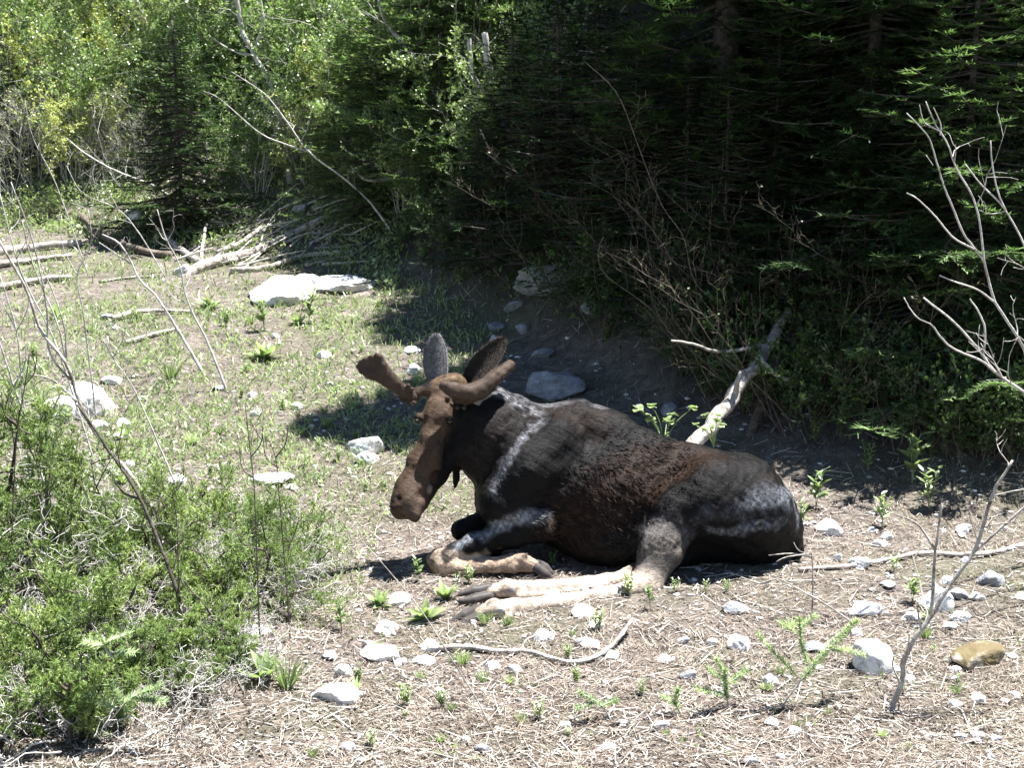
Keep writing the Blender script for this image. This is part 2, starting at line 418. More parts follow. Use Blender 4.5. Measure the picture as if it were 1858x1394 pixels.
# --- near shoulder and foreleg
B.path([W(1010, 800, 8.0), W(960, 850, 7.93), W(912, 905, 7.88)], [.15, .185, .16], .09)
B.cap(W(912, 915, 7.88), W(975, 950, 7.84), .15, .115, .07)
B.path([W(985, 950, 7.83), W(925, 968, 7.82), W(860, 990, 7.80), W(808, 1012, 7.78)], [.105, .098, .076, .072], .05)
B.ell(W(796, 1018, 7.76), (.080, .07, .086), .025); B.ell(W(812, 1003, 7.73), (.045, .04, .035), .02); B.ell(W(934, 1022, 7.69), (.052, .05, .056), .02)
B.path([W(835, 1034, 7.70), W(880, 1033, 7.68), W(930, 1032, 7.66)], [.028, .024, .03], .012)                          # carpal knee
B.path([W(800, 1030, 7.74), W(860, 1027, 7.72), W(925, 1021, 7.70), W(950, 1023, 7.69)], [.058, .046, .052, .056], .03)
B.cap(W(950, 1023, 7.69), W(972, 1027, 7.68), .055, .044, .03)
B.cap(W(940, 1014, 7.67), W(960, 1004, 7.65), .02, .010, .02)              # dewclaw
# fold behind the elbow
B.path([W(1018, 880, 7.72), W(1020, 940, 7.68), W(1016, 985, 7.66)], [.02, .03, .03], .07, sub=True)
# --- far foreleg knee
B.path([W(900, 965, 8.05), W(862, 958, 8.02), W(838, 962, 8.0)], [.09, .075, .065], .05)
B.path([W(838, 965, 8.0), W(850, 985, 7.98), W(900, 1000, 7.96)], [.065, .05, .045], .04)
# --- near hind leg
B.path([W(1350, 905, 7.90), W(1290, 905, 7.80), W(1220, 925, 7.72)], [.25, .245, .175], .1)
B.ell(W(1345, 925, 7.84), (.31, .22, .20), .1)
B.path([W(1215, 930, 7.73), W(1195, 985, 7.60), W(1175, 1040, 7.50)], [.16, .125, .085], .08)
B.path([W(1240, 960, 7.7), W(1222, 1010, 7.55), W(1196, 1058, 7.46)], [.10, .05, .03], .05)        # tendon to the point of the hock
B.ell(W(1172, 1055, 7.46), (.085, .06, .07), .05)
B.cap(W(1192, 1070, 7.43), W(1150, 1070, 7.43), .035, .06, .04)
B.path([W(1165, 1065, 7.43), W(1100, 1083, 7.33), W(1000, 1096, 7.18), W(930, 1104, 7.06), W(900, 1106, 7.0)], [.068, .058, .050, .052, .054], .04)
B.path([W(1150, 1086, 7.40), W(1060, 1104, 7.25), W(960, 1117, 7.08), W(905, 1118, 6.98)], [.030, .024, .024, .034], .012)
B.ell(W(896, 1103, 6.99), (.056, .052, .056), .02); B.cap(W(925, 1120, 6.97), W(905, 1130, 6.94), .018, .008, .012)
B.path([W(900, 1106, 7.0), W(868, 1112, 6.96)], [.052, .040], .03)
B.ell(W(911, 1108, 6.945), (.022, .018, .026), .012)
# --- far hind leg, seen above the near one
B.path([W(1250, 975, 7.85), W(1190, 1030, 7.68), W(1140, 1048, 7.6)], [.12, .09, .065], .05)
B.path([W(1140, 1050, 7.6), W(1060, 1062, 7.48), W(980, 1068, 7.37), W(925, 1068, 7.3)], [.060, .05, .046, .052], .03)
B.path([W(1100, 1066, 7.48), W(1000, 1080, 7.34), W(935, 1082, 7.27)], [.026, .022, .03], .012)
B.ell(W(922, 1066, 7.29), (.052, .05, .052), .02)
B.path([W(925, 1068, 7.3), W(888, 1074, 7.26)], [.05, .040], .03)
B.ell(W(929, 1072, 7.245), (.024, .018, .028), .012)
# tail stub
B.cap(W(1440, 950, 7.98), W(1450, 1000, 7.88), .05, .035, .05)
B.cap(W(1450, 1000, 7.88), W(1440, 1022, 7.86), .035, .015, .03)
# crease over the haunch and in front of the thigh
B.path([W(1270, 948, 7.52), W(1330, 952, 7.55), W(1400, 935, 7.63)], [.008, .012, .008], .05, sub=True)
B.path([W(1245, 850, 7.75), W(1185, 880, 7.66), W(1160, 930, 7.62), W(1150, 985, 7.58)], [.012, .022, .03, .03], .1, sub=True)
B.path([W(1300, 835, 7.92), W(1180, 870, 7.8)], [.004, .006], .05, sub=True)

Vb, Qb = surface_nets(B.D, B.lo, B.h)
# relax the net a little
def relax(V, Q, it=2, w=.5):
    E = np.concatenate([Q[:, [0, 1]], Q[:, [1, 2]], Q[:, [2, 3]], Q[:, [3, 0]]])
    for _ in range(it):
        A = np.zeros_like(V); c = np.zeros(len(V))
        for a, b in ((0, 1), (1, 0)):
            for k in range(3): A[:, k] += np.bincount(E[:, a], V[E[:, b], k], len(V))
            c += np.bincount(E[:, a], minlength=len(V))
        V = V*(1-w)+w*A/np.maximum(c, 1)[:, None]
    return V
Vb = relax(Vb, Qb, 3)
def vnormals(V, Q):
    n = np.cross(V[Q[:, 2]]-V[Q[:, 0]], V[Q[:, 3]]-V[Q[:, 1]]); N = np.zeros_like(V)
    for j in range(Q.shape[1]):
        for k in range(3): N[:, k] += np.bincount(Q[:, j], n[:, k], len(V))
    return nrm(N)
def near_path(V, pts):
    """distance of vertices to a polyline"""
    d = np.full(len(V), 9.); pts = [np.array(list(p)) for p in pts]
    for a, b in zip(pts[:-1], pts[1:]):
        ab = b-a; t = np.clip(((V-a)@ab)/ab.dot(ab), 0, 1)[:, None]
        d = np.minimum(d, np.linalg.norm(V-a-t*ab, axis=1))
    return d
def n3(V, f, seed):
    r = np.random.default_rng(seed); s = 0
    for i in range(7):
        k = nrm(r.normal(size=(1, 3)))[0]*f*(1+.3*i); s = s+np.sin(V@k+r.uniform(0, 6.28))*np.sin(V@(k[[1, 2, 0]]*1.3)+r.uniform(0, 6.28))
    return s/2.6
Nb = vnormals(Vb, Qb)
# muscle and skin unevenness
amp = .006*n3(Vb, 14, 1)+.0035*n3(Vb, 34, 2)+.0015*n3(Vb, 90, 3)
legs = near_path(Vb, [W(800, 1030, 7.74), W(950, 1023, 7.69)])
Vb = Vb+Nb*(amp*np.where(Vb[:, 0] > -.2, 1, .75)*np.where((Vb[:, 1] < 7.55) & (Vb[:, 2] < .25), .35, 1))[:, None]
def coat(V):
    C = np.zeros((len(V), 3)); C[:] = (.0068, .0058, .0058)
    def blend(w, c):
        nonlocal C
        w = np.clip(w, 0, 1)[:, None]; C = C*(1-w)+np.array(c)*w
    nz = n3(V, 22, 11); nz2 = n3(V, 60, 12)
    fl = near_path(V, [W(1040, 950, 7.75), W(1110, 900, 7.75), W(1180, 850, 7.85), W(1260, 835, 7.9)])
    blend((1-sstep(.10, .30, fl+nz*.05))*.75, (.026, .0155, .011))                                    # rusty flank
    fl2 = near_path(V, [W(1185, 915, 7.7), W(1200, 870, 7.7), W(1290, 848, 7.8), W(1390, 880, 7.8)])
    blend((1-sstep(.02, .09, fl2+nz*.02))*.4, (.050, .030, .019))
    hb = near_path(V, [W(960, 775, 8.1), W(1010, 765, 8.1), W(1080, 775, 8.1)])
    blend((1-sstep(.06, .2, hb+nz*.03))*.7, (.019, .012, .009))                                       # brown withers
    ys = np.array([1, .25, 1.]); stk = .35+.65*np.clip(.5+n3(V*np.array([1.2, 1, 1.6]), 60, 15), 0, 1)
    st = near_path(V*ys, [np.array(list(p_))*ys for p_ in (W(905, 710, 8.1), W(945, 735, 8.05), W(985, 757, 8.0), W(950, 790, 7.9), W(920, 835, 7.82), W(893, 890, 7.75))])
    blend((1-sstep(.004, .046, st+nz*.018))*.8*stk, (.25, .25, .27))                                      # grizzled mane line
    hl = near_path(V, [W(1090, 740, 8.2), W(1000, 738, 8.2), W(930, 712, 8.2)])
    blend((1-sstep(.02, .06, hl+nz*.02))*.4, (.18, .18, .19))
    nk = near_path(V, [W(900, 780, 8.0), W(870, 830, 7.95)]); blend((1-sstep(.08, .22, nk))*.4, (.035, .027, .022))
    # bluish sheen painted into the coat on haunch and forearm
    st_ = .5+.5*np.clip(n3(V*np.array([1.6, 1.6, .7]), 75, 14)*1.6+nz*.4, -1, 1)                        # streaks that break up the painted sheen
    for pts, a, b_, k in (([W(1285, 925, 7.62), W(1350, 915, 7.65), W(1420, 905, 7.75)], .02, .13, .8), ([W(1290, 968, 7.56), W(1350, 962, 7.6), W(1410, 945, 7.68)], .01, .06, .7),
                          ([W(1432, 890, 7.85), W(1448, 950, 7.85)], .01, .07, .8), ([W(1318, 885, 7.7), W(1332, 895, 7.7)], .0, .08, .95), ([W(1180, 960, 7.55), W(1230, 960, 7.6)], .03, .14, .35)):
        d_ = near_path(V, pts); blend((1-sstep(a, b_, d_+nz*.03))*k*(.25+.75*st_), (.20, .215, .25))
    fa = near_path(V, [W(990, 930, 7.72), W(930, 945, 7.74), W(830, 985, 7.74)]); blend((1-sstep(.01, .07, fa+nz*.02))*.95*(.3+.7*st_), (.27, .285, .32))
    el = near_path(V, [W(1003, 890, 7.72), W(1000, 960, 7.7)]); blend((1-sstep(.01, .05, el+nz*.01))*.7, (.24, .20, .18))  # pale highlight along the elbow fold, painted in
    # face
    face = near_path(V, [W(795, 735, 7.93), W(770, 820, 7.8), W(745, 900, 7.7), W(735, 925, 7.66)])
    blend((1-sstep(.07, .16, face+nz*.02)), (.068, .044, .030))
    mz = near_path(V, [W(752, 880, 7.66), W(752, 925, 7.62)]); blend((1-sstep(.03, .10, mz+nz*.02))*.6, (.105, .078, .060))
    tuft = near_path(V, [W(800, 695, 8.0), W(845, 695, 8.0)]); blend((1-sstep(.04, .10, tuft+nz*.02))*.9, (.12, .08, .048))
    br = near_path(V, [W(745, 716, 7.95), W(800, 712, 7.95)]); blend((1-sstep(.02, .07, br+nz*.02))*.6, (.12, .08, .055))
    mo = near_path(V, [W(794, 862, 7.78), W(780, 890, 7.74)]); blend((1-sstep(.010, .03, mo))*.9, (.28, .20, .17))
    for c, a_ in (((764, 900, 7.66), .03), ((723, 906, 7.66), .02)):
        d = np.linalg.norm(V-np.array(list(W(*c))), axis=1); blend((1-sstep(a_*.5, a_*1.3, d))*.9, (.010, .008, .007))
    for c in ((816, 765, 7.87), (756, 765, 7.89)):
        d = np.linalg.norm(V-np.array(list(W(*c))), axis=1); blend((1-sstep(.02, .045, d+nz*.008))*.8, (.014, .010, .008))
    mo2 = near_path(V, [W(797, 862, 7.79), W(776, 905, 7.72)]); blend((1-sstep(.003, .010, mo2))*.9, (.008, .006, .006))
    # pale lower legs
    g = .30+.25*sstep(7.75, 7.2, V[:, 1])*0
    hl1 = near_path(V, [W(1165, 1065, 7.43), W(1000, 1096, 7.18), W(860, 1112, 6.96)]); w1 = 1-sstep(.075, .15, hl1+nz*.015)
    hl2 = near_path(V, [W(1130, 1055, 7.6), W(980, 1068, 7.37), W(880, 1074, 7.26)]); w2 = 1-sstep(.07, .13, hl2+nz*.015)
    gk = near_path(V, [W(1200, 990, 7.5), W(1175, 1050, 7.4)]); blend((1-sstep(.02, .24, gk+nz*.03))*.75, (.20, .175, .155))
    blend(np.maximum(w1, w2), (.46, .38, .31))
    ft = near_path(V, [W(905, 1106, 6.95), W(860, 1112, 6.9)]); blend((1-sstep(.03, .09, ft+nz*.02))*.5, (.32, .26, .2))
    ft = near_path(V, [W(930, 1068, 7.25), W(885, 1074, 7.2)]); blend((1-sstep(.02, .07, ft+nz*.02))*.6, (.26, .2, .15))
    fc = near_path(V, [W(797, 1016, 7.74), W(802, 1030, 7.72), W(860, 1027, 7.71), W(955, 1023, 7.68)])
    blend((1-sstep(.06, .10, fc+nz*.02)), (.36, .27, .20))
    kn = near_path(V, [W(800, 1010, 7.70), W(835, 1012, 7.68)]); blend((1-sstep(.0, .06, kn+nz*.02))*.8, (.52, .42, .33))
    for c in ((911, 1108, 6.93), (929, 1072, 7.23)):
        d = np.linalg.norm(V-np.array(list(W(*c))), axis=1); blend((1-sstep(.018, .03, d)), (.25, .25, .26))
    sc_ = near_path(V, [W(1280, 1028, 7.75), W(1310, 1034, 7.75)]); blend((1-sstep(.02, .06, sc_))*.7, (.13, .06, .045))
    hm = 1-.7*(1-sstep(.12, .2, face))
    C = C*(1+hm[:, None]*(.35*nz2[:, None]+.3*n3(V, 150, 13)[:, None]+.25*nz[:, None])); return np.clip(C, .008, .8)
def coat_mat(name, rough=.45, hair=True, base=None, spec=.08):
    m, nt, b = mat(name); col = attr(nt, 'coat').outputs['Color']; p = geopos(nt)
    mp = nt.nodes.new('ShaderNodeMapping'); mp.inputs['Scale'].default_value = (40, 60, 130); mp.inputs['Rotation'].default_value = (0, .35, 0)
    nt.links.new(p, mp.inputs[0]); n = noise(nt, 1., 5, .7, mp.outputs[0], .8)
    if base: col = mix(nt, noise(nt, 25, 4, .6, p), tuple(x*.6 for x in base), tuple(min(x*1.5, 1) for x in base))
    if hair: col = mix(nt, .8, col, ramp(nt, [(.35, (.45, .45, .45)), (.62, (1.35, 1.35, 1.35))], n), 'MULTIPLY')
    nt.links.new(col, b.inputs['Base Color']); b.inputs['Roughness'].default_value = rough
    b.inputs['Specular IOR Level'].default_value = spec
    b.inputs['Sheen Weight'].default_value = .0; b.inputs['Sheen Roughness'].default_value = .35; b.inputs['Sheen Tint'].default_value = (.75, .82, 1, 1)
    if hair: bump(nt, b, n, .8, .008)
    return m
M['coat'] = coat_mat('moose_coat')
moose = link('moose', None, loc=(.6, 7.8, 0))
tag(moose, 'dark brown bull moose with small velvet antlers lying on the needle litter, head lowered', 'moose')
MO = np.array([.6, 7.8, 0])
body = link('body', new_mesh('moose_body', Vb-MO, Qb, M['coat'], {'coat': coat(Vb)}, True), moose)

# --- antlers in velvet (each its own field)
M['velvet'] = coat_mat('antler_velvet', .6, False, (.058, .042, .033))
def field_part(name, lo, hi, h, build, mtl, bumps=.003):
    f = Field(lo, hi, h); build(f); V, Q = surface_nets(f.D, f.lo, f.h); V = relax(V, Q, 2)
    V = V+vnormals(V, Q)*(bumps*n3(V, 28, 5))[:, None]
    return link(name, new_mesh('moose_'+name, V-MO, Q, mtl, {'coat': coat(V)}, True), moose)
def bb(pts, m=.14):
    A = np.array([list(p) for p in pts]); return A.min(0)-m, A.max(0)+m
la = [W(750, 722, 7.98), W(735, 712, 7.95), W(712, 694, 7.90), W(690, 672, 7.86), W(668, 655, 7.83)]
def antler_a(f):
    f.path(la[:4], [.038, .040, .043, .040], .03)
    for t in ((648, 666), (655, 675), (668, 683), (653, 657), (662, 651), (672, 647), (683, 643), (690, 648), (696, 664)):
        f.cap(W(706, 690, 7.885), W(t[0], t[1], 7.83), .030, .0125, .03)
    f.cap(W(742, 712, 7.94), W(741, 700, 7.90), .018, .014, .015)
    for t in ((727, 722), (733, 730), (742, 734), (751, 731), (748, 706), (738, 703)): f.ell(W(t[0], t[1], 7.925), (.017, .015, .014), .008)
field_part('antler', *bb(la), .007, antler_a, M['velvet'])
ra = [W(828, 724, 7.98), W(850, 716, 7.94), W(873, 706, 7.92), W(901, 682, 7.98), W(925, 663, 8.06), W(800, 695, 7.8)]
def antler_b(f):
    f.path(ra[:3], [.042, .05, .05], .03)
    f.path([ra[2], W(888, 694, 7.94), ra[3], ra[4]], [.048, .043, .045, .036], .03)
    f.path([ra[2], W(852, 713, 7.87), W(825, 709, 7.83), W(806, 700, 7.8)], [.046, .048, .046, .034], .035)
    f.cap(W(845, 722, 7.93), W(866, 714, 7.93), .035, .035, .04)
    for t in ((812, 722), (818, 733), (829, 740), (842, 740)): f.ell(W(t[0], t[1], 7.93), (.018, .016, .015), .008)
field_part('antler', *bb(ra), .007, antler_b, M['velvet'])

# --- ears: cupped, with thickness
def ear(base, tip, face, width, col_out, col_in, name='ear'):
    base = np.array(list(base)); tip = np.array(list(tip)); d = tip-base; L = np.linalg.norm(d); d /= L
    n = np.array(face, float); n = n-d*n.dot(d); n /= np.linalg.norm(n); s = np.cross(d, n)
    V = []; nu, nv = 16, 9
    for side in (0, 1):
        for i in range(nu):
            t = i/(nu-1); w = width*.5*(math.sin(math.pi*min(t*.80+.15, 1))**.62)
            for j in range(nv):
                u = j/(nv-1)*2-1
                V.append(base+d*L*t+s*w*u+n*(abs(u)**2*w*(.75-.35*t)-(.016*(1-abs(u)**3) if side else 0)-.02*t*t))
    V = np.array(V); f = []; m = nu*nv
    for i in range(nu-1):
        for j in range(nv-1):
            a = i*nv+j; f.append((a, a+1, a+nv+1, a+nv)); f.append((m+a, m+a+nv, m+a+nv+1, m+a+1))
        f.append((i*nv, (i+1)*nv, m+(i+1)*nv, m+i*nv)); a = i*nv+nv-1; f.append((a, m+a, m+a+nv, a+nv))
    for j in range(nv-1):
        a = (nu-1)*nv+j; f.append((a, a+1, m+a+1, m+a))
    C = np.zeros((len(V), 3)); C[:m] = col_in; C[m:] = col_out; C *= (1+.3*n3(V, 70, 8)[:, None])
    return link(name, new_mesh('moose_ear', V-MO, np.array(f), M['coat'], {'coat': np.clip(C, .01, 1)}, True), moose)
e1 = ear(W(796, 696, 8.06), W(790, 606, 8.12), (-.25, .9, .4), .175, (.12, .12, .125), (.05, .042, .038))
e2 = ear(W(850, 697, 8.08), W(916, 614, 8.16), (-.2, -.95, .1), .17, (.06, .045, .035), (.03, .024, .02))
# --- eyes, hooves
def ellipsoid(c, r, R=None, seg=14):
    bm_v = []; u = np.linspace(0, math.pi, seg); w = np.linspace(0, 2*math.pi, seg*2, endpoint=False)
    UU, WW = np.meshgrid(u, w, indexing='ij')
    V = np.stack([np.sin(UU)*np.cos(WW)*r[0], np.sin(UU)*np.sin(WW)*r[1], np.cos(UU)*r[2]], -1).reshape(-1, 3)
    if R is not None: V = V@np.asarray(R).T
    V = V+np.array(list(c)); k = seg*2
    i = np.arange(seg-1)[:, None]*k; j = np.arange(k)[None]; j2 = (j+1) % k
    return V, np.stack([i+j, i+k+j, i+k+j2, i+j2], -1).reshape(-1, 4)
M['eye'], nt, b = mat('dark_eye'); b.inputs['Base Color'].default_value = (.01, .007, .005, 1); b.inputs['Roughness'].default_value = .08
for c in ((816, 765, 7.865), (756, 765, 7.885)):
    V, Q = ellipsoid(W(*c), (.020, .022, .019)); link('eye', new_mesh('moose_eye', V-MO, Q, M['eye'], smooth=True), moose)
M['hoof'] = coat_mat('hoof_horn', .45, False, (.065, .058, .055))
def hoof(name, a, b, r, side):
    """two toes side by side, pointed at the tip"""
    a = Vector(a); b = Vector(b); d = (b-a); s = Vector(side).normalized()
    def build(f):
        for q in (-1, 1):
            o = s*(r*.48*q)
            f.path([a+o*1.1, a+d*.5+o*1.3, a+d*.85+o*1.1, b+o*.7+Vector((0, 0, -.004))], [r*.62, r*.60, r*.36, r*.10], .005)
        f.path([a+d*.2+s*r*.1, b], [r*.25, r*.05], .01, True) if False else None
    return field_part(name, *bb([a, b], .1), .006, build, M['hoof'], .001)
hoof('hoof', W(975, 1027, 7.68), W(1004, 1047, 7.66), .055, (0, 1, .25))
hoof('hoof', W(868, 1113, 6.955), W(815, 1138, 6.89), .05, (0, .75, .65))
hoof('hoof', W(888, 1075, 7.25), W(828, 1086, 7.17), .05, (0, .75, .65))
# --- fur: short hairs lying along the coat
def make_fur(n):
    tri = Vb[Qb]; area = np.linalg.norm(np.cross(tri[:, 2]-tri[:, 0], tri[:, 3]-tri[:, 1]), axis=1)
    keep = ~((tri[:, 0, 2] < .03))
    p = area*keep; fi = RNG.choice(len(Qb), n, p=p/p.sum()); w = RNG.dirichlet((1, 1, 1, 1), n)
    Pp = (tri[fi]*w[:, :, None]).sum(1); Nn = nrm((Nb[Qb[fi]]*w[:, :, None]).sum(1))
    flow = np.tile(np.array([.8, -.1, -.55]), (n, 1))
    hd_ = Pp[:, 0] < -.15; flow[hd_] = (-.2, -.2, -.9)
    lg = Pp[:, 2] < .2; flow[lg] = (-.8, -.3, -.2)
    flow = flow+RNG.normal(size=flow.shape)*.28+np.stack([n3(Pp, 6, 21), n3(Pp, 6, 22), n3(Pp, 6, 23)], 1)*.3
    flow = nrm(flow-Nn*(flow*Nn).sum(1)[:, None]); D = nrm(flow+Nn*.28)
    dark = near_path(Pp, [W(1040, 950, 7.75), W(1180, 850, 7.85)])
    mane = near_path(Pp, [W(905, 710, 8.1), W(945, 735, 8.1), W(985, 755, 8.02), W(950, 790, 7.95), W(890, 890, 7.75)])
    L = .012+.016*(1-sstep(.15, .4, dark))+.03*(1-sstep(.03, .1, mane))
    L = L*RNG.uniform(.6, 1.3, n)*np.where(lg & (Pp[:, 1] < 7.6), .4, 1)*np.where(hd_ & (Pp[:, 2] > .3) & (Pp[:, 0] < -.3), .4, 1)
    cl = (RNG.random(n) < .14*(1-sstep(.22, .42, dark))) & (Pp[:, 2] > .2) & ~hd_                     # matted clumps
    L = np.where(cl, L*1.5+.008, L); Wd = np.where(cl, .0075, .0028)
    mb = MB(); mb.blades(Pp-Nn*.002, D, L, Wd, RNG)
    C = coat(Pp)*np.where(cl, RNG.choice([.35, .6, 1.5, 2.1], n), RNG.uniform(.7, 1.3, n))[:, None]
    V = np.concatenate(mb.V)
    me = new_mesh('moose_fur', V-MO, np.concatenate(mb.T), M['coat_hair'], {'coat': np.clip(np.repeat(C, 3, 0), .006, .8)})
    o = link('fur', me, moose); o['kind'] = 'stuff'
M['coat_hair'] = coat_mat('moose_guard_hair', .5, False, spec=.05)
make_fur(120000)
def fuzz(part, n, L):
    """short hair standing on the edge of ears and antlers"""
    me = part.data; V = np.zeros(len(me.vertices)*3, np.float32); me.vertices.foreach_get('co', V); V = V.reshape(-1, 3)
    Q = np.array([p.vertices[:] for p in me.polygons]); N = vnormals(V, Q)
    col = np.zeros(len(V)*4, np.float32); me.attributes['coat'].data.foreach_get('color', col); col = col.reshape(-1, 4)[:, :3]
    i = RNG.integers(0, len(V), n); Pp = V[i]+RNG.normal(size=(n, 3))*.003; D = N[i]+RNG.normal(size=(n, 3))*.5+[0, 0, .3]
    mb = MB(); mb.blades(Pp, D, L*RNG.uniform(.5, 1.2, n), .0024, RNG)
    C = (col[i] if part.name.startswith('ear') else np.tile([.075, .055, .043], (n, 1)))*RNG.uniform(.6, 1.7, n)[:, None]
    o = link('fuzz', new_mesh('moose_fuzz', np.concatenate(mb.V), np.concatenate(mb.T), M['coat_hair'], {'coat': np.repeat(C, 3, 0)}), part); o['kind'] = 'stuff'
for ch in list(moose.children):
    if ch.name.startswith('ear'): fuzz(ch, 2500, .014)
    if ch.name.startswith('antler'): fuzz(ch, 5000, .008)

# ================================================================== PLANTS
def grow(rng, base, d, length, r, level, maxlevel, P, segn=5, kids=(5, 7), spread=.8, up=.1, wig=.18, shrink=.55):
    """branching skeleton; returns arrays of segments in P (list of [p0,p1,r0,r1,level])"""
    p = np.array(base, float); d = np.array(d, float); d /= np.linalg.norm(d); sl = length/segn
    pts = [p.copy()]; ds = []
    for i in range(segn):
        d = d+rng.normal(size=3)*wig+np.array([0, 0, up]); d /= np.linalg.norm(d)
        q = p+d*sl; r0 = r*(1-.8*i/segn); r1 = r*(1-.8*(i+1)/segn)
        P.append((p[0], p[1], p[2], q[0], q[1], q[2], r0, r1, level)); p = q; pts.append(p.copy()); ds.append(d.copy())
    if level < maxlevel:
        for k in range(rng.integers(kids[0], kids[1]+1)):
            t = rng.uniform(.2, 1); i = min(int(t*segn), segn-1)
            b = pts[i]+(pts[i+1]-pts[i])*(t*segn-i)
            a = rng.normal(size=3); a -= ds[i]*a.dot(ds[i]); a /= np.linalg.norm(a)
            nd = ds[i]*(1-spread*.5)+a*spread
            grow(rng, b, nd, length*shrink*rng.uniform(.6, 1.1)*(1.15-.4*t), max(r*.45, .0015), level+1, maxlevel, P, max(3, segn-1), kids, spread, up, wig, shrink)
def twig_points(S, lv, per_m, rng):
    A = S[S[:, 8] >= lv]; L = np.linalg.norm(A[:, 3:6]-A[:, :3], axis=1)
    n = rng.poisson(L*per_m); k = np.repeat(np.arange(len(A)), n); t = rng.random(len(k))[:, None]
    D = nrm(A[:, 3:6]-A[:, :3])[k]
    return A[k, :3]*(1-t)+A[k, 3:6]*t, D

def fir_meshes(seed, H, R, zlo, nbr, card, mleaf, per=95, sparse=1.):
    """conifer: trunk mesh + branch wood mesh + crown of needle sprays on drooping flat boughs"""
    rng = np.random.default_rng(seed); wood = MB(); crown = MB(); trunk = MB()
    n = 14; z = np.linspace(-.3, H, n); tp = np.stack([.04*H*.1*np.sin(z*.9+seed), .04*H*.1*np.cos(z*.7), z], 1)
    tube(trunk, tp, np.linspace(.014*H, .01, n), rng, 9, .12)
    for i in range(nbr):
        t = (i+rng.random())/nbr; zz = zlo+(H*.985-zlo)*t**.9; az = i*2.399+rng.normal()*.3
        L = R*(1-((zz-zlo)/(H-zlo))**1.25)*rng.uniform(.55, 1.12)+.12
        m = 7; u = np.linspace(0, 1, m); dr = rng.uniform(.15, .45)*(1-.8*t); lift = .18
        rad = L*u; hz = zz-dr*L*u+lift*L*u**2.5+.05*t*L
        bend = rng.normal()*.25*u**2
        bp = np.stack([rad*np.cos(az+bend), rad*np.sin(az+bend), hz], 1)
        wood.segs(bp[:-1], bp[1:], np.linspace(.012*L+.004, .003, m)[:-1], np.linspace(.012*L+.004, .003, m)[1:], rng, 4)
        nt_ = max(5, int(L*15*sparse)); uu = rng.uniform(.12, 1, nt_); uu[-1] = 1
        idx = np.minimum((uu*(m-1)).astype(int), m-2); fr = (uu*(m-1)-idx)[:, None]
        b0 = bp[idx]*(1-fr)+bp[idx+1]*fr; bd = nrm(bp[idx+1]-bp[idx]); sd = nrm(np.cross(bd, [0, 0, 1.]))*np.where(rng.random(nt_) < .5, -1, 1)[:, None]
        td = nrm(bd*.75+sd*rng.uniform(.5, 1.1, nt_)[:, None]+np.array([0, 0, -.12])+rng.normal(size=(nt_, 3))*.15)
        tl = L*.38*(1.15-uu)*rng.uniform(.5, 1.2, nt_)+.07
        te = b0+td*tl[:, None]+np.array([0, 0, -.1])*tl[:, None]**1.5
        big = tl > .12
        wood.segs(b0[big], te[big], np.full(big.sum(), .003), np.full(big.sum(), .0015), rng, 3)
        nn = (tl*per*sparse+3).astype(int); k = np.repeat(np.arange(nt_), nn); s = rng.random(len(k))[:, None]
        P0 = b0[k]*(1-s)+te[k]*s; s2 = nrm(np.cross(td[k], [0, 0, 1.]))*np.where(rng.random(len(k)) < .5, -1, 1)[:, None]
        D = nrm(td[k]*.9+s2*.75+np.array([0, 0, .18])+rng.normal(size=(len(k), 3))*.22)
        vv = np.clip(rng.random(nt_)[k]*.7+rng.random(len(k))*.3, 0, 1)
        crown.blades(P0, D, card*rng.uniform(.6, 1.25, len(k)), card*.26, rng, v=vv, up=np.tile([0, 0, 1.], (len(k), 1)))
    return trunk.mesh('fir_trunk', M['bark_dark'], True), wood.mesh('fir_boughs', M['bark_dark']), crown.mesh('fir_crown', mleaf)
FIR = [fir_meshes(11, 9, 2.4, .3, 270, .10, M['fir'], 85), fir_meshes(12, 10.5, 2.6, .9, 270, .10, M['fir'], 85),
       fir_meshes(13, 4.2, 1.5, .1, 230, .075, M['fir_light'], 105), fir_meshes(14, 2.6, 1.05, .03, 170, .06, M['fir'], 140), fir_meshes(15, 12, 1.9, 1.0, 330, .10, M['fir'], 85)]
def fir(kind, x, y, s, rz, label, group=None, name='fir_tree', tilt=0):
    o = link(name, None, loc=(x, y, hgt(x, y)), rot=(tilt, tilt*.5, rz), scale=s); tag(o, label, 'fir tree', group)
    t, w, c = FIR[kind]; link('trunk', t, o); link('branches', w, o); link('crown', c, o); return o
G1 = 'tall dark firs on the shaded bank'
for i, (x, y, k, s) in enumerate([(3.6, 13.0, 0, 1.0), (2.5, 15.6, 1, .85), (5.3, 12.0, 1, .95), (3.9, 17.4, 0, 1.0), (4.6, 15.2, 1, 1.05),
                                  (5.0, 13.6, 1, 1.0), (7.2, 12.6, 0, 1.), (6.6, 16, 1, 1.1), (3.6, 20.5, 0, 1.2), (8.8, 15, 1, 1.),
                                  (6.5, 21, 0, 1.2), (9.5, 19, 1, 1.1), (2.05, 12.3, 4, 1.), (7.2, 10.2, 0, .8), (3.2, 11.3, 0, .66), (4.3, 18, 0, 1.1)]):
    fir(k, x, y, s, i*1.3, 'tall dark fir in deep shade on the bank behind the moose', G1)
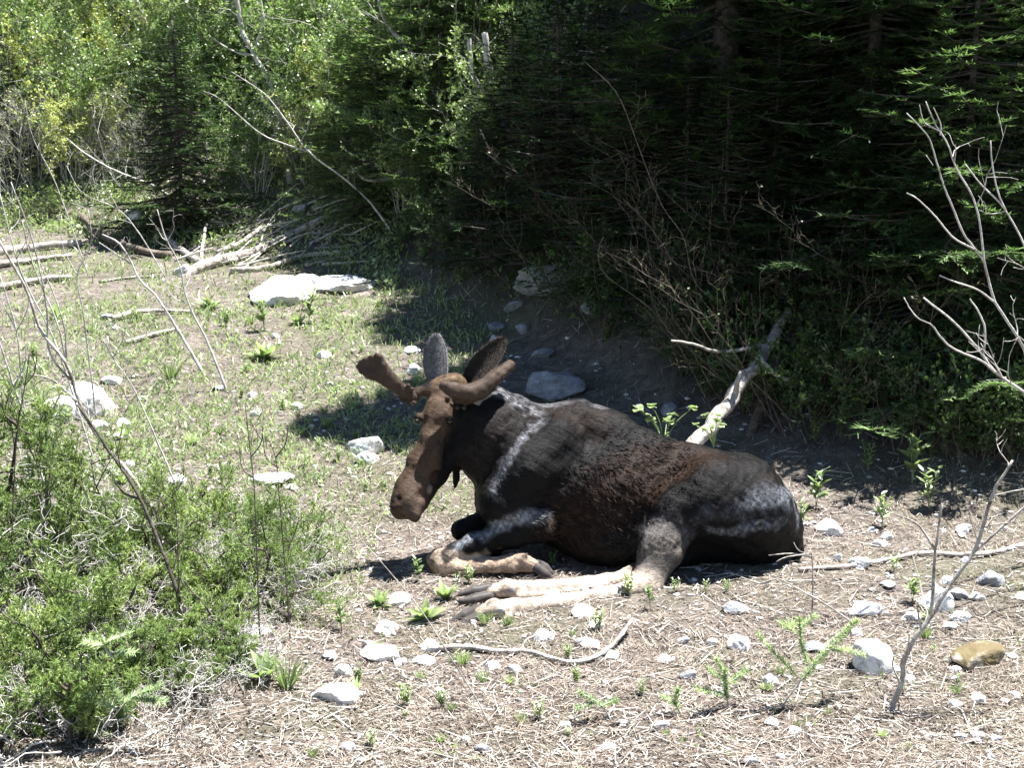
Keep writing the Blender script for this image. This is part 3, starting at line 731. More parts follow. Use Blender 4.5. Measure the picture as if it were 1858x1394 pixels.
# smaller firs, each found by its place
small = [(330, 425, 3, 1.25, 'dark triangular fir beside the pale brush above the fallen logs'),
         (640, 360, 2, .7, 'sunlit young fir above the white bank boulder'),
         (690, 395, 2, .85, 'bright green fir at the edge of the shade above the flat white boulder'),
         (800, 410, 2, .6, 'half shaded fir at the left end of the dark bank'),
         (820, 300, 2, 1.15, 'fir with lit tips behind the two pale trunks'),
         (40, 300, 3, .9, 'small dark fir at the edge of the far brush'),
         (930, 420, 3, 1.0, 'low dark fir above the blue grey slab on the bank'),
         (1080, 440, 3, 1.0, 'low shaded fir right of the blue grey slab'),
         (1240, 560, 3, .9, 'small fir in shade above the moose back'),
         (1010, 470, 3, 1.1, 'low fir overhanging the blue grey slab'), (1150, 520, 3, 1., 'low shaded fir left of the long curved branch'), (1310, 600, 3, .9, 'low fir hiding the foot of the tall trunk'), (870, 480, 3, .7, 'small fir at the lower left end of the dark bank'),
         (1400, 520, 3, 1.0, 'small fir behind the leaning dead trunk'),
         (1560, 600, 3, .9, 'small shaded fir right of the leaning dead trunk'),
         (1700, 640, 3, 1.0, 'small dark fir behind the bare grey saplings')]
for i, (px, py, k, s, lab) in enumerate(small):
    p = G(px, py); fir(k, p.x, p.y, s, i*2.1, lab)
fir(2, 3.75, 10.35, .95, 1.1, 'young fir with light green tips catching the sun behind the bare saplings')

# --- broadleaf shrubs and trees
def shrub_meshes(seed, H, stems, leaf, nper, mleaf, mwood, r=.02, maxlevel=3, wig=.2, spread=.75, kids=(4, 6), lean=.35, lv=2, shrink=.52):
    rng = np.random.default_rng(seed); P = []
    for i in range(stems):
        a = i*2.4+rng.normal()*.4; l = lean*rng.uniform(.3, 1.3)
        grow(rng, (.12*math.cos(a), .12*math.sin(a), -.08), (math.cos(a)*l, math.sin(a)*l, 1), H*rng.uniform(.6, 1), r*rng.uniform(.7, 1.1), 0, maxlevel, P, 6, kids, spread, .08, wig, shrink)
    S = np.array(P); w = MB()
    for l in range(maxlevel+1):
        A = S[S[:, 8] == l]
        w.segs(A[:, :3], A[:, 3:6], A[:, 6], A[:, 7], rng, 5 if l < 2 else 3)
    wood = w.mesh('shrub_stems', mwood); crown = None
    if nper:
        pt, D = twig_points(S, lv, nper, rng); n = len(pt); c = MB()
        c.blades(pt, D*.5+rng.normal(size=D.shape)*.6+[0, 0, .15], leaf*rng.uniform(.6, 1.2, n), leaf*.62*rng.uniform(.8, 1.1, n), rng, shape='rhomb')
        crown = c.mesh('shrub_leaves', mleaf)
    return wood, crown
SHR = {'green': shrub_meshes(21, 3.4, 8, .075, 24, M['leaf'], M['bark_grey'], .022),
       'green2': shrub_meshes(22, 2.6, 10, .068, 28, M['leaf'], M['bark_grey'], .016),
       'yellow': shrub_meshes(23, 2.4, 11, .06, 28, M['leaf_yellow'], M['bark_grey'], .013),
       'aspen': shrub_meshes(24, 5.5, 2, .07, 15, M['leaf'], M['bark_grey'], .05, lean=.18, kids=(5, 8)),
       'brush': shrub_meshes(25, 1.9, 12, .04, 3.2, M['leaf_yellow'], M['bark_grey'], .010, wig=.16, lean=.6),
       'bare': shrub_meshes(26, 1.8, 5, .035, 1.6, M['leaf_shaded'], M['wood_brown'], .010, wig=.22, lean=.8, kids=(3, 4)),
       'low': shrub_meshes(27, .8, 9, .045, 26, M['leaf'], M['wood_brown'], .006, maxlevel=2, lean=.7, lv=1),
       'dark': shrub_meshes(28, .9, 10, .05, 30, M['leaf_shaded'], M['wood_brown'], .006, maxlevel=2, lean=.8, lv=1)}
def shrub(kind, x, y, s, rz, label, group=None, name=None, cat=None, lean=(0, 0)):
    o = link(name or 'shrub', None, loc=(x, y, hgt(x, y)), rot=(lean[0], lean[1], rz), scale=s); tag(o, label, cat or 'shrub', group)
    w, c = SHR[kind]; link('stems', w, o)
    if c: link('leaves', c, o)
    return o
rg = np.random.default_rng(31)
for i in range(46):
    px = rg.uniform(-80, 900); py = rg.uniform(20, 300) - max(0, (px-500)*.2); p = G(px, py)
    shrub('green' if i % 2 else 'green2', p.x, p.y, rg.uniform(.7, 1.05), rg.uniform(0, 6), 'leafy green shrub growing on the slope above the logs', 'green shrubs on the slope')
rx = np.random.default_rng(99)
for i in range(14):
    p = G(rx.uniform(-620, -60), rx.uniform(60, 330))
    shrub('green' if i % 2 else 'green2', p.x, p.y, rx.uniform(.8, 1.1), rx.uniform(0, 6), 'leafy green shrub growing on the slope above the logs', 'green shrubs on the slope')
for i in range(8):
    px = rg.uniform(-60, 640); py = rg.uniform(-10, 120); p = G(px, py)
    shrub('aspen', p.x, p.y, rg.uniform(.8, 1.1), rg.uniform(0, 6), 'slender pale trunked tree with fresh green leaves high on the slope', 'pale trunked trees on the slope', 'young_tree', 'tree')
for i, (px, py, k, s, lab) in enumerate([(20, 60, 'yellow', 1.5, 'bright yellow green tree at the top left corner'), (130, 330, 'yellow', .8, 'yellow green shrub low in front of the grey brush'), (470, 360, 'green2', .7, 'leafy shrub above the left end of the logs'), (620, 340, 'yellow', .7, 'yellow green shrub between the lit firs'), (690, 260, 'yellow', .8, 'yellow green shrub catching sun above the lit firs'), (730, 390, 'green2', .6, 'small leafy shrub at the edge of the shade'), (790, 330, 'green2', .7, 'leafy shrub in front of the fir with lit tips'), (670, 310, 'green', .6, 'light leafy shrub between the pale limbs'), (880, 360, 'green2', .6, 'small leafy shrub on the shade line of the bank'), (760, 250, 'yellow', .8, 'yellow green shrub left of the two pale trunks'), (0, 150, 'yellow', 1.3, 'broad yellow green shrub at the left edge'), (60, 20, 'yellow', 1.4, 'yellow green shrub behind the corner tree'),
        (100, 250, 'yellow', 1., 'yellow green shrub above the grey brush'), (250, 240, 'yellow', 1., 'yellow green shrub left of the dark triangular fir'),
        (200, 180, 'yellow', .9, 'yellow green shrub in front of the green slope shrubs'), (330, 200, 'yellow', .9, 'yellow green shrub below the forked pale trunk'),
        (60, 330, 'brush', 1., 'grey twiggy brush at the far left edge'), (160, 330, 'brush', .9, 'grey twiggy brush above the white logs'),
        (240, 350, 'brush', .9, 'pale bare brush beside the dark triangular fir'), (10, 380, 'brush', .9, 'bare brush beside the far left log'),
        (110, 390, 'low', .9, 'low green bush behind the pair of white logs'), (220, 395, 'low', 1., 'low green bush left of the white slope boulder'),
        (30, 410, 'low', .9, 'low green bush at the far left edge above the logs'), (560, 330, 'brush', .8, 'pale brush tangled under the sunlit firs'),
        (640, 380, 'brush', .7, 'pale brush at the edge of the dark fir shade'), (720, 330, 'green2', .8, 'green leafy shrub in dappled sun left of the dark firs'),
        (600, 220, 'green', .9, 'green leafy shrub crossed by long pale branches'), (850, 250, 'green', .8, 'leafy shrub around the two pale trunks'),
        (960, 280, 'green2', .9, 'half shaded leafy shrub left of the tall firs'), (450, 330, 'green2', .6, 'small leafy shrub between the two dark firs')]):
    p = G(px, py); shrub(k, p.x, p.y, s, i*1.7, lab)
for i in range(86):
    px = rg.uniform(740, 1900); t0 = float(np.interp(px, [760, 950, 1250, 1450, 1850], [440, 560, 700, 790, 860])); py = t0-230*rg.random()**1.6-(15 if px < 1300 else 0); p = G(px, py)
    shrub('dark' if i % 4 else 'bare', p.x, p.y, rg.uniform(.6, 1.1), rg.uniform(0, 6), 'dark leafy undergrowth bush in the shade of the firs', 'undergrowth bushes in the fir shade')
for i, (px, py, s, lab) in enumerate([(1000, 480, 1., 'thin bare sapling bending over the blue grey slab'), (1230, 600, 1.1, 'thin bare sapling rising behind the moose back'),
                                      (1120, 540, .9, 'crooked bare sapling between slab and moose back'), (1640, 720, 1., 'bare brown bush in shade above the needle pile')]):
    p = G(px, py); shrub('bare', p.x, p.y, s, i*2.2, lab)

# --- foreground juniper-like shrubs
def juniper_meshes(seed, H, stems, spread, nn):
    rng = np.random.default_rng(seed); P = []
    for i in range(stems):
        a = i*2.4+rng.normal()*.5; l = spread*rng.uniform(.2, 1.2)
        grow(rng, (.05*math.cos(a), .05*math.sin(a), -.06), (math.cos(a)*l, math.sin(a)*l, .9), H*rng.uniform(.55, 1), .016*rng.uniform(.5, 1.2), 0, 3, P, 6, (5, 7), .85, .09, .22, .5)
    S = np.array(P); w = MB()
    for l in range(4):
        A = S[S[:, 8] == l]; w.segs(A[:, :3], A[:, 3:6], A[:, 6], A[:, 7], rng, 6 if l == 0 else (4 if l == 1 else 3))
    D_ = []
    for i in range(20):
        a = rng.uniform(0, 6.28); r = rng.uniform(.05, spread*.5)
        grow(rng, (r*math.cos(a), r*math.sin(a), .05), (math.cos(a), math.sin(a), rng.uniform(.1, 1.)), H*rng.uniform(.35, .8), .006, 0, 2, D_, 6, (4, 6), .9, .02, .35, .5)
    S2 = np.array(D_); w2 = MB(); w2.segs(S2[:, :3], S2[:, 3:6], np.maximum(S2[:, 6], .0016), np.maximum(S2[:, 7], .0012), rng, 3)
    pt, D = twig_points(S, 2, nn, rng); n = len(pt); c = MB()
    cl = rng.random(int(S.shape[0]))
    vv = np.clip(.5+.3*n3(pt, 9, seed)+rng.normal(size=n)*.12, 0, 1)
    c.blades(pt, D*.8+rng.normal(size=D.shape)*.5+[0, 0, .15], rng.uniform(.012, .030, n), .0058, rng, v=vv)
    return w.mesh('juniper_stems', M['bark_dark']), w2.mesh('juniper_dead_twigs', M['bark_grey']), c.mesh('juniper_needles', M['juniper'])
JUN = [juniper_meshes(41, .62, 9, .8, 300), juniper_meshes(42, 1.1, 7, .4, 260), juniper_meshes(43, .45, 8, 1., 330)]
for i, (px, py, k, s, lab) in enumerate([
        (40, 1080, 1, 1.3, 'tall needled shrub with dark upright stems at the left edge'),
        (150, 1150, 0, 1., 'needled green shrub below the tall one at the left edge'),
        (110, 1010, 0, .9, 'needled shrub behind the tall dark stemmed one'),
        (270, 1090, 0, 1.1, 'broad needled shrub in the middle of the left thicket'),
        (370, 1010, 2, 1.2, 'low needled shrub at the back of the left thicket'),
        (420, 1110, 0, 1.1, 'needled shrub with wiry white twigs near the curved root'),
        (520, 1050, 0, .85, 'needled shrub at the right end of the thicket facing the moose muzzle'),
        (330, 1190, 2, .8, 'low needled shrub in front of the left thicket'),
        (60, 1240, 0, 1., 'needled green shrub at the bottom left corner'),
        (210, 1270, 2, 1.1, 'bright low needled shrub at the bottom left'),
        (240, 980, 2, 1.1, 'low needled shrub beside the thin leaning dead stem'),
        (400, 1165, 0, .8, 'needled shrub just behind the curved root'),
        (150, 1190, 0, 1.1, 'full needled shrub low at the left'),
        (310, 1235, 2, .9, 'sparse needled shrub near the bottom of the thicket'),
        (450, 1010, 0, 1.0, 'upright needled shrub behind the right end of the thicket'),
        (190, 1080, 0, 1.2, 'upright needled shrub left of the middle of the thicket'),
        (-40, 1150, 1, 1.35, 'tall needled shrub half outside the left edge'),
        (120, 1090, 1, 1.0, 'upright needled shrub right of the tallest one'),
        (480, 1090, 1, .62, 'upright needled shrub full of grey twigs at the right end'),
        (330, 1080, 1, .75, 'upright needled shrub in the middle of the thicket'),
        (330, 1270, 0, .6, 'small needled shrub at the bottom of the thicket'),
        (430, 1220, 2, .7, 'small sparse needled shrub at the lower right of the thicket'),
        (150, 1340, 2, 1.1, 'low needled shrub at the bottom edge'),
        (20, 1330, 0, 1., 'needled shrub cut by the bottom left corner')]):
    p = G(px, py); o = link('needled_shrub', None, loc=p, rot=(0, 0, i*1.9), scale=s); tag(o, lab, 'shrub', 'needled shrubs of the left thicket')
    a, b_, c = JUN[k]; link('stems', a, o); link('dead_twigs', b_, o); link('needles', c, o)

# --- fir seedlings and sprays close to the camera
def seedling(name, pts, Y, lab, width=.075, dens=1300, seed=0, cat='fir seedling'):
    """pts: list of twig polylines in photo pixels, standing at distance Y"""
    rng = np.random.default_rng(seed); w = MB(); c = MB(); o3 = [smooth_path([W(x, y, Y+dy) for x, y, dy in t], 14) for t in pts]
    org = o3[0][0]
    for k, q in enumerate(o3):
        r = .006 if k == 0 else .0035
        tube(w, q-org, np.linspace(r, .0016, len(q)), rng, 5, .05)
        seg = np.linalg.norm(np.diff(q, axis=0), axis=1); n = int(seg.sum()*dens); s = rng.uniform(.12 if k else .35, 1, n)*(len(q)-1.001)
        i = s.astype(int); f = (s-i)[:, None]; p = q[i]*(1-f)+q[i+1]*f; d = nrm(q[i+1]-q[i])
        sd = nrm(np.cross(d, rng.normal(size=d.shape)*.35+[0, -.3, 1.]))*np.where(rng.random(n) < .5, -1, 1)[:, None]
        c.blades(p-org, d*.55+sd+rng.normal(size=d.shape)*.15, rng.uniform(.5, 1, n)*width*.5, .0055, rng)
    o = link(name, None, loc=Vector(org)); tag(o, lab, cat)
    link('stem', w.mesh('seedling_stem', M['bark_grey'], True), o); link('needles', c.mesh('seedling_needles', M['seedling']), o)
    return o
seedling('fir_seedling', [[(1405, 1300, 0), (1450, 1240, 0), (1500, 1180, .02), (1555, 1125, .05)], [(1470, 1215, 0), (1455, 1170, -.03), (1450, 1120, -.05)], [(1455, 1235, 0), (1400, 1180, -.05), (1375, 1150, -.08)],
          [(1500, 1180, 0), (1540, 1180, .1), (1570, 1190, .12)], [(1450, 1150, 0), (1415, 1130, -.05)], [(1450, 1140, 0), (1480, 1115, 0)]], 5.75, 'feathery light green fir seedling beside the white egg shaped rock', seed=1)
seedling('fir_seedling', [[(1325, 1300, 0), (1318, 1260, 0), (1315, 1215, 0)], [(1318, 1240, 0), (1285, 1215, -.05)], [(1318, 1245, 0), (1355, 1215, .05)], [(1316, 1225, 0), (1300, 1195, 0)], [(1318, 1262, 0), (1262, 1250, -.1)]], 5.7, 'small fir seedling left of the feathery one at the bottom', seed=2)
seedling('fir_seedling', [[(1110, 1310, 0), (1090, 1280, 0), (1050, 1255, 0)], [(1090, 1282, 0), (1120, 1270, .05)], [(1080, 1275, 0), (1045, 1285, -.05)]], 5.6, 'tiny fir sprig at the bottom below the curved stick', seed=3)
seedling('fir_seedling', [[(190, 1320, 0), (235, 1270, 0), (290, 1245, 0)], [(220, 1285, 0), (200, 1240, 0)], [(240, 1265, 0), (300, 1275, 0)], [(215, 1290, 0), (160, 1260, 0)]], 5.3, 'bright fir sprig in front of the left thicket', .1, seed=4)
seedling('fir_seedling', [[(210, 1200, 0), (190, 1170, 0), (235, 1150, 0)], [(190, 1175, 0), (150, 1165, 0)], [(200, 1185, 0), (245, 1185, 0)]], 5.4, 'bright fir sprig lying over the needled shrub at the lower left', .09, seed=5)
seedling('fir_seedling', [[(1245, 1310, 0), (1225, 1275, 0), (1232, 1250, 0)], [(1228, 1280, 0), (1200, 1262, 0)]], 5.65, 'tiny fir sprig between two larger seedlings at the bottom', seed=6)

# ================================================================== ROCKS
import bmesh
def rock_mesh(seed, sub=4, cuts=12, rough=.05):
    rng = np.random.default_rng(seed); bm = bmesh.new(); bmesh.ops.create_icosphere(bm, subdivisions=sub, radius=1)
    V = np.array([v.co[:] for v in bm.verts]); Fc = np.array([[v.index for v in f.verts] for f in bm.faces]); bm.free()
    V = V*(1+.18*n3(V, 1.6, seed)[:, None])
    for _ in range(cuts):
        n = nrm(rng.normal(size=(1, 3)))[0]; d = rng.uniform(.55, .9); h = V@n-d
        V = V-np.where(h > 0, h*.93, 0)[:, None]*n
    V = V*(1+rough*n3(V, 7, seed+1)[:, None]+rough*.5*n3(V, 19, seed+2)[:, None])
    V = V/np.abs(V).max(0)
    return V, Fc
RV = [rock_mesh(60+i) for i in range(7)]; RM = {}
def rock(px, py, w, h, lab=None, m='rock_white', depth=None, group=None, lift=.0, name='rock', Y=None):
    """px,py: middle of the visible rock, w,h its size in photo pixels"""
    p = G(px, py+h*.5)
    d = (p-Vector((0, 0, CH))).length; sx = w*.5*d/F; k = int(rg.integers(0, 7))
    sz = h*.5*d/F*.95; sy = (depth or rg.uniform(.7, 1.))*max(sx, sz)
    if (k, m) not in RM: RM[(k, m)] = new_mesh(name, RV[k][0], RV[k][1], M[m])
    o = link(name, RM[(k, m)], loc=(p.x, p.y+sy*.6, hgt(p.x, p.y+sy*.6)+sz*.4+lift), rot=(rg.normal()*.12, rg.normal()*.12, rg.normal()*.4), scale=(sx, sy, sz))
    tag(o, lab or 'small pale stone half sunk in the needle litter', 'rock' if name == 'rock' else 'stone', group or (None if lab else 'small pale stones in the needle litter')); return o
for a in [(665, 805, 85, 45, 'white rock in the shade edge left of the moose muzzle'), (668, 830, 50, 28, 'smaller white rock touching the one left of the muzzle'),
          (1592, 1180, 78, 90, 'large egg shaped white rock standing by the dead grey branch'), (1703, 1080, 52, 60, 'white rock behind the fork of the dead grey branch'),
          (1572, 1108, 66, 30, 'white wedge shaped rock above the egg shaped one'), (1345, 1166, 52, 38, 'white rock left of the feathery fir seedling'),
          (703, 1135, 46, 30, 'pale rock left of the hind hooves'), (780, 1170, 42, 28, 'white rock at the left end of the curved stick'),
          (985, 1152, 42, 28, 'rounded white rock above the middle of the curved stick'), (720, 1087, 52, 26, 'white rock below the antler shadow'),
          (1060, 1114, 56, 22, 'flat white rock below the near hind leg'), (1072, 1172, 40, 18, 'flat white rock above the tip of the curved stick'),
          (1507, 955, 55, 34, 'pale grey rock behind the moose rump'), (1565, 1020, 45, 26, 'white rock by the long brown stick right of the rump'),
          (1522, 1012, 18, 20, 'little white stone right of the tail'), (152, 712, 95, 85, 'bright white rock behind the leaning dead stem'),
          (100, 738, 70, 60, 'pale rock left of the bright white rock'), (746, 637, 32, 14, 'small white rock left of the upright ear'),
          (750, 667, 32, 26, 'white rock between the antler and the upright ear'), (480, 870, 100, 18, 'flat white rock behind the left thicket'),
          (605, 1262, 90, 40, 'broad white rock at the bottom beside the thicket'), (620, 1215, 34, 36, 'upright white rock above the broad bottom one'),
          (690, 1190, 70, 24, 'flat pale rock below the hind hooves'), (768, 1200, 46, 20, 'flat white rock under the end of the curved stick'),
          (462, 1150, 56, 16, 'flat white rock beside the curved root'), (1745, 1120, 40, 24, 'white rock right of the branch fork'),
          (560, 508, 70, 36, 'small white rock between the two halves of the long flat boulder'), (245, 388, 46, 44, 'white boulder on the slope left of the triangular fir'), (897, 612, 16, 20, 'tiny bright stone above the dark ear'),
          (505, 525, 135, 52, 'long flat white boulder, left part, in the far grass'), (612, 512, 135, 40, 'long flat white boulder, right part, at the shade edge'),
          (330, 490, 40, 24, 'pale rock below the fallen white logs'), (640, 352, 30, 22, 'bright white stone under the sunlit fir'),
          (200, 688, 40, 20, 'flat rock right of the bright white rock'), (175, 770, 40, 22, 'pale rock below the bright white rock'),
          (540, 735, 26, 18, 'small rock in the grass left of the antler'), (320, 870, 36, 20, 'pale rock at the back of the left thicket')]:
    rock(*a)
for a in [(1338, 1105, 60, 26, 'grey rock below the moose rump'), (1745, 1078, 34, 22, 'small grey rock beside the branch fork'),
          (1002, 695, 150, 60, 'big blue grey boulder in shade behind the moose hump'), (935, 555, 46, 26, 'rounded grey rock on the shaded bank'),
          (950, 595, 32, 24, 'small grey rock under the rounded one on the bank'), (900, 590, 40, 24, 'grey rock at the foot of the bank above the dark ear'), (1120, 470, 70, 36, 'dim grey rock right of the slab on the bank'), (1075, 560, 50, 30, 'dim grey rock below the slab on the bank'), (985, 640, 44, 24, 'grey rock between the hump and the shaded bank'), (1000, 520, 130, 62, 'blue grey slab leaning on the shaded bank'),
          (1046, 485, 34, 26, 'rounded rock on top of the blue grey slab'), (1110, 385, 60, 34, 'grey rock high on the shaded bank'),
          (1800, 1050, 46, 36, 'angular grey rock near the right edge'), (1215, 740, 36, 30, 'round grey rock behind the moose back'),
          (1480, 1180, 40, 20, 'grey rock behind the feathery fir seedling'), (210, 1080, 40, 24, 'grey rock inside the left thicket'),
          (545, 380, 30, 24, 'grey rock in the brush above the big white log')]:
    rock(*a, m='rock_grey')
rock(1785, 1190, 100, 56, 'mossy brown rock half buried at the lower right', m='rock_moss')
for i in range(110):
    if i < 70: px, py = rg.uniform(560, 1860), rg.uniform(1060, 1385)
    elif i < 90: px, py = rg.uniform(1500, 1860), rg.uniform(960, 1150)
    else: px, py = rg.uniform(60, 620), rg.uniform(560, 900)
    p = G(px, py)
    if -.8 < p.x < 2.2 and 6.85 < p.y < 8.7: continue
    w = rg.uniform(12, 34); rock(px, py, w, w*rg.uniform(.4, .75), m='rock_white' if rg.random() < .7 else 'rock_grey', name='stone')

# ================================================================== DEAD WOOD
def dead(name, lab, cat, paths, m='wood_dead', seed=0, sides=9, rough=.1, twigs=None):
    """paths: list of (points, r0, r1); the first is the main stem"""
    rng = np.random.default_rng(seed); org = None; o = None
    for k, (pts, r0, r1) in enumerate(paths):
        if k == 0 and pts[0].z > hgt(pts[0].x, pts[0].y)+.04:      # root the stem: carry it on to the ground
            d = (pts[0]-pts[1]).normalized(); d = Vector((d.x, d.y, min(d.z, -.25))).normalized(); p = pts[0].copy()
            while p.z > hgt(p.x, p.y)-.05 and (p-pts[0]).length < 4: p = p+d*.04; d = (d+Vector((0, 0, -.04))).normalized()
            pts = [p]+([p.lerp(pts[0], .5)+Vector((0, 0, .02))] if (p-pts[0]).length > .5 else [])+list(pts)
        q = smooth_path(pts, max(8, len(pts)*4)); org = q[0] if org is None else org
        mb = MB(); R = np.linspace(r0, r1, len(q)); tube(mb, q-org, R, rng, sides if k == 0 else 6, rough, (r0+r1)*.06)
        me = mb.mesh(name, M[m], True)
        if k == 0: o = link(name, me, loc=Vector(org)); tag(o, lab, cat)
        else: link('branch', me, o)
        if k == 0: q0 = q-org
    nt_ = twigs if twigs is not None else (5 if cat in ('sapling', 'dead stem', 'branch', 'tree trunk', 'log') else 0)
    if nt_:
        ln = np.linalg.norm(q0[-1]-q0[0])
        for _ in range(nt_):
            S_ = []; i = int(rng.integers(len(q0)//4, len(q0)-1)); d = nrm(q0[i+1]-q0[i]); a = rng.normal(size=3); a[2] = abs(a[2]); a = a-d*a.dot(d)
            grow(rng, q0[i], d*.6+nrm(a)*.7, min(ln*.28, .5)*rng.uniform(.4, 1.1), min(paths[0][1]*.3, .006), 0, 1, S_, 5, (2, 4), .8, .03, .22, .5)
            S_ = np.array(S_); mb = MB(); mb.segs(S_[:, :3], S_[:, 3:6], np.maximum(S_[:, 6], .0018), np.maximum(S_[:, 7], .0014), rng, 4)
            link('twig', mb.mesh('twig', M[m]), o)
    return o
def on(pts, r=0.): return [G(x, y)+Vector((0, 0, r+(l[0] if l else 0))) for x, y, *l in pts]
def at(pts, Y): return [W(p[0], p[1], Y+(p[2] if len(p) > 2 else 0)) for p in pts]
dead('fallen_log', 'longest white fallen log sloping down from the brush', 'log', [(on([(372, 490), (450, 470), (520, 440), (600, 398), (640, 380)], .07), .085, .05), (on([(560, 418), (585, 432), (600, 446)], .06), .02, .008), (on([(470, 462), (480, 440, .1), (500, 420, .2)], .06), .018, .006)], seed=1)
dead('fallen_log', 'thin pale log parallel below the longest white log', 'log', [(on([(420, 497), (480, 493), (560, 470), (640, 462)], .04), .045, .025)], seed=2)
dead('fallen_log', 'white log at the left edge, upper of the pair', 'log', [(on([(-40, 470), (40, 460), (100, 452), (150, 450)], .06), .075, .05)], seed=3)
dead('fallen_log', 'white log at the left edge, lower of the pair', 'log', [(on([(-40, 492), (60, 478), (130, 470)], .05), .055, .03)], seed=4)
dead('fallen_log', 'greyish log lying below the pair at the left edge', 'log', [(on([(-40, 540), (40, 520), (130, 508)], .05), .06, .04)], seed=5)
dead('fallen_log', 'dark rotten log pointing up at its left end', 'log', [(on([(150, 412, .12), (185, 440, .05), (260, 462), (310, 470)], .05), .06, .05)], 'wood_brown', seed=6)
dead('fallen_log', 'brown log under the end of the longest white log', 'log', [(on([(290, 428), (330, 460), (370, 485), (430, 478)], .05), .06, .04)], seed=7)
dead('dead_branch', 'forked bare branch standing in front of the dark triangular fir', 'branch', [(on([(300, 425), (330, 410, .1), (372, 375, .4), (380, 340, .8)], .03), .035, .012), (on([(372, 375, .4), (350, 398, .3), (310, 400, .2)], .03), .02, .006), (on([(372, 378, .4), (395, 405, .1), (410, 420)], .03), .02, .008)], seed=8)
dead('dead_branch', 'pale curved branch in the litter left of the longest log', 'branch', [(on([(370, 455, .1), (380, 430, .2), (420, 420, .1), (450, 400, .1)], .03), .03, .02)], seed=9)
dead('dead_branch', 'short pale branch crossing above the longest log', 'branch', [(on([(395, 465), (440, 450, .05), (475, 430, .1)], .04), .045, .03)], seed=10)
dead('fallen_branch', 'thin white branch in the grass left of the flat boulder', 'branch', [(on([(205, 585), (260, 575, .04), (350, 570)], .03), .035, .02)], seed=11)
dead('fallen_branch', 'thin white branch in the grass below the other one', 'branch', [(on([(225, 628), (270, 615), (325, 600)], .03), .03, .02)], seed=12)
dead('fallen_branch', 'long thin pale branch in the grass above the flat boulder', 'branch', [(on([(180, 515), (230, 508), (290, 505)], .02), .02, .01)], seed=13)
dead('dead_sapling', 'leaning dead white stem crossing the upper left thicket', 'dead stem', [(at([(300, 960), (235, 860), (195, 815), (150, 745), (120, 660), (75, 600), (45, 520), (0, 440), (-40, 380)], 7.4), .016, .007), (at([(128, 690), (90, 640), (85, 560), (60, 440), (20, 330)], 7.4), .008, .004), (at([(120, 650), (118, 600), (100, 540), (70, 470)], 7.5), .007, .003), (at([(140, 730), (95, 690), (55, 680)], 7.3), .01, .004), (at([(118, 650), (105, 590), (60, 480), (40, 400)], 7.45), .006, .003)], seed=14)
dead('dead_sapling', 'thin white dead stem left of the long pale log', 'dead stem', [(at([(285, 540), (255, 510), (235, 470), (215, 440), (185, 425)], 12.5), .016, .006), (at([(240, 480), (225, 470), (180, 440)], 12.5), .008, .004)], 'bark_grey', seed=15)
dead('dead_sapling', 'thin white dead stem bending over the grass below the logs', 'dead stem', [(at([(372, 612), (350, 570), (335, 530), (325, 480), (300, 430), (285, 380)], 12), .015, .005), (at([(335, 550), (315, 540), (300, 520)], 12), .006, .003)], 'bark_grey', seed=16)
# foreground snag on the right
dead('dead_branch', 'forked dead grey branch standing at the lower right', 'branch', [
    (at([(1600, 1330), (1635, 1240), (1640, 1200), (1662, 1155), (1690, 1118), (1712, 1080), (1740, 1040), (1765, 1005), (1783, 960), (1800, 900), (1838, 836)], 5.75), .015, .006),
    (at([(1768, 1002), (1790, 982), (1820, 955), (1870, 912), (1920, 880)], 5.75), .009, .006),
    (at([(1690, 1115), (1694, 1050), (1697, 1000), (1703, 960), (1709, 914)], 5.72), .010, .005),
    (at([(1697, 1000), (1682, 975), (1660, 948), (1618, 932)], 5.72), .006, .003),
    (at([(1672, 1145), (1666, 1115), (1664, 1098)], 5.7), .006, .003), (at([(1642, 1205), (1648, 1175), (1650, 1150)], 5.7), .006, .003),
    (at([(1790, 925), (1805, 905)], 5.75), .004, .002), (at([(1803, 900), (1830, 893), (1858, 888)], 5.8), .004, .002), (at([(1633, 1240), (1620, 1210), (1622, 1190)], 5.7), .005, .003)], 'wood_dead', seed=17)
dead('dead_twig', 'small bare twig with two side shoots in front of the tail', 'twig', [(at([(1474, 1095), (1475, 1050), (1473, 1010), (1470, 1000)], 6.9), .006, .004), (at([(1472, 1012), (1440, 1005), (1395, 1008)], 6.9), .005, .003),
    (at([(1474, 1008), (1450, 1000), (1440, 985)], 6.9), .004, .002), (at([(1460, 1006), (1425, 1012), (1408, 1020)], 6.88), .004, .002)], 'wood_dead', seed=18)
dead('dead_twig', 'low grey twig arching over the ground below the rump', 'twig', [(at([(1500, 1098), (1440, 1065), (1410, 1050), (1385, 1060), (1345, 1048)], 6.85), .005, .003), (at([(1410, 1050), (1380, 1058), (1360, 1066)], 6.85), .003, .002)], seed=19)
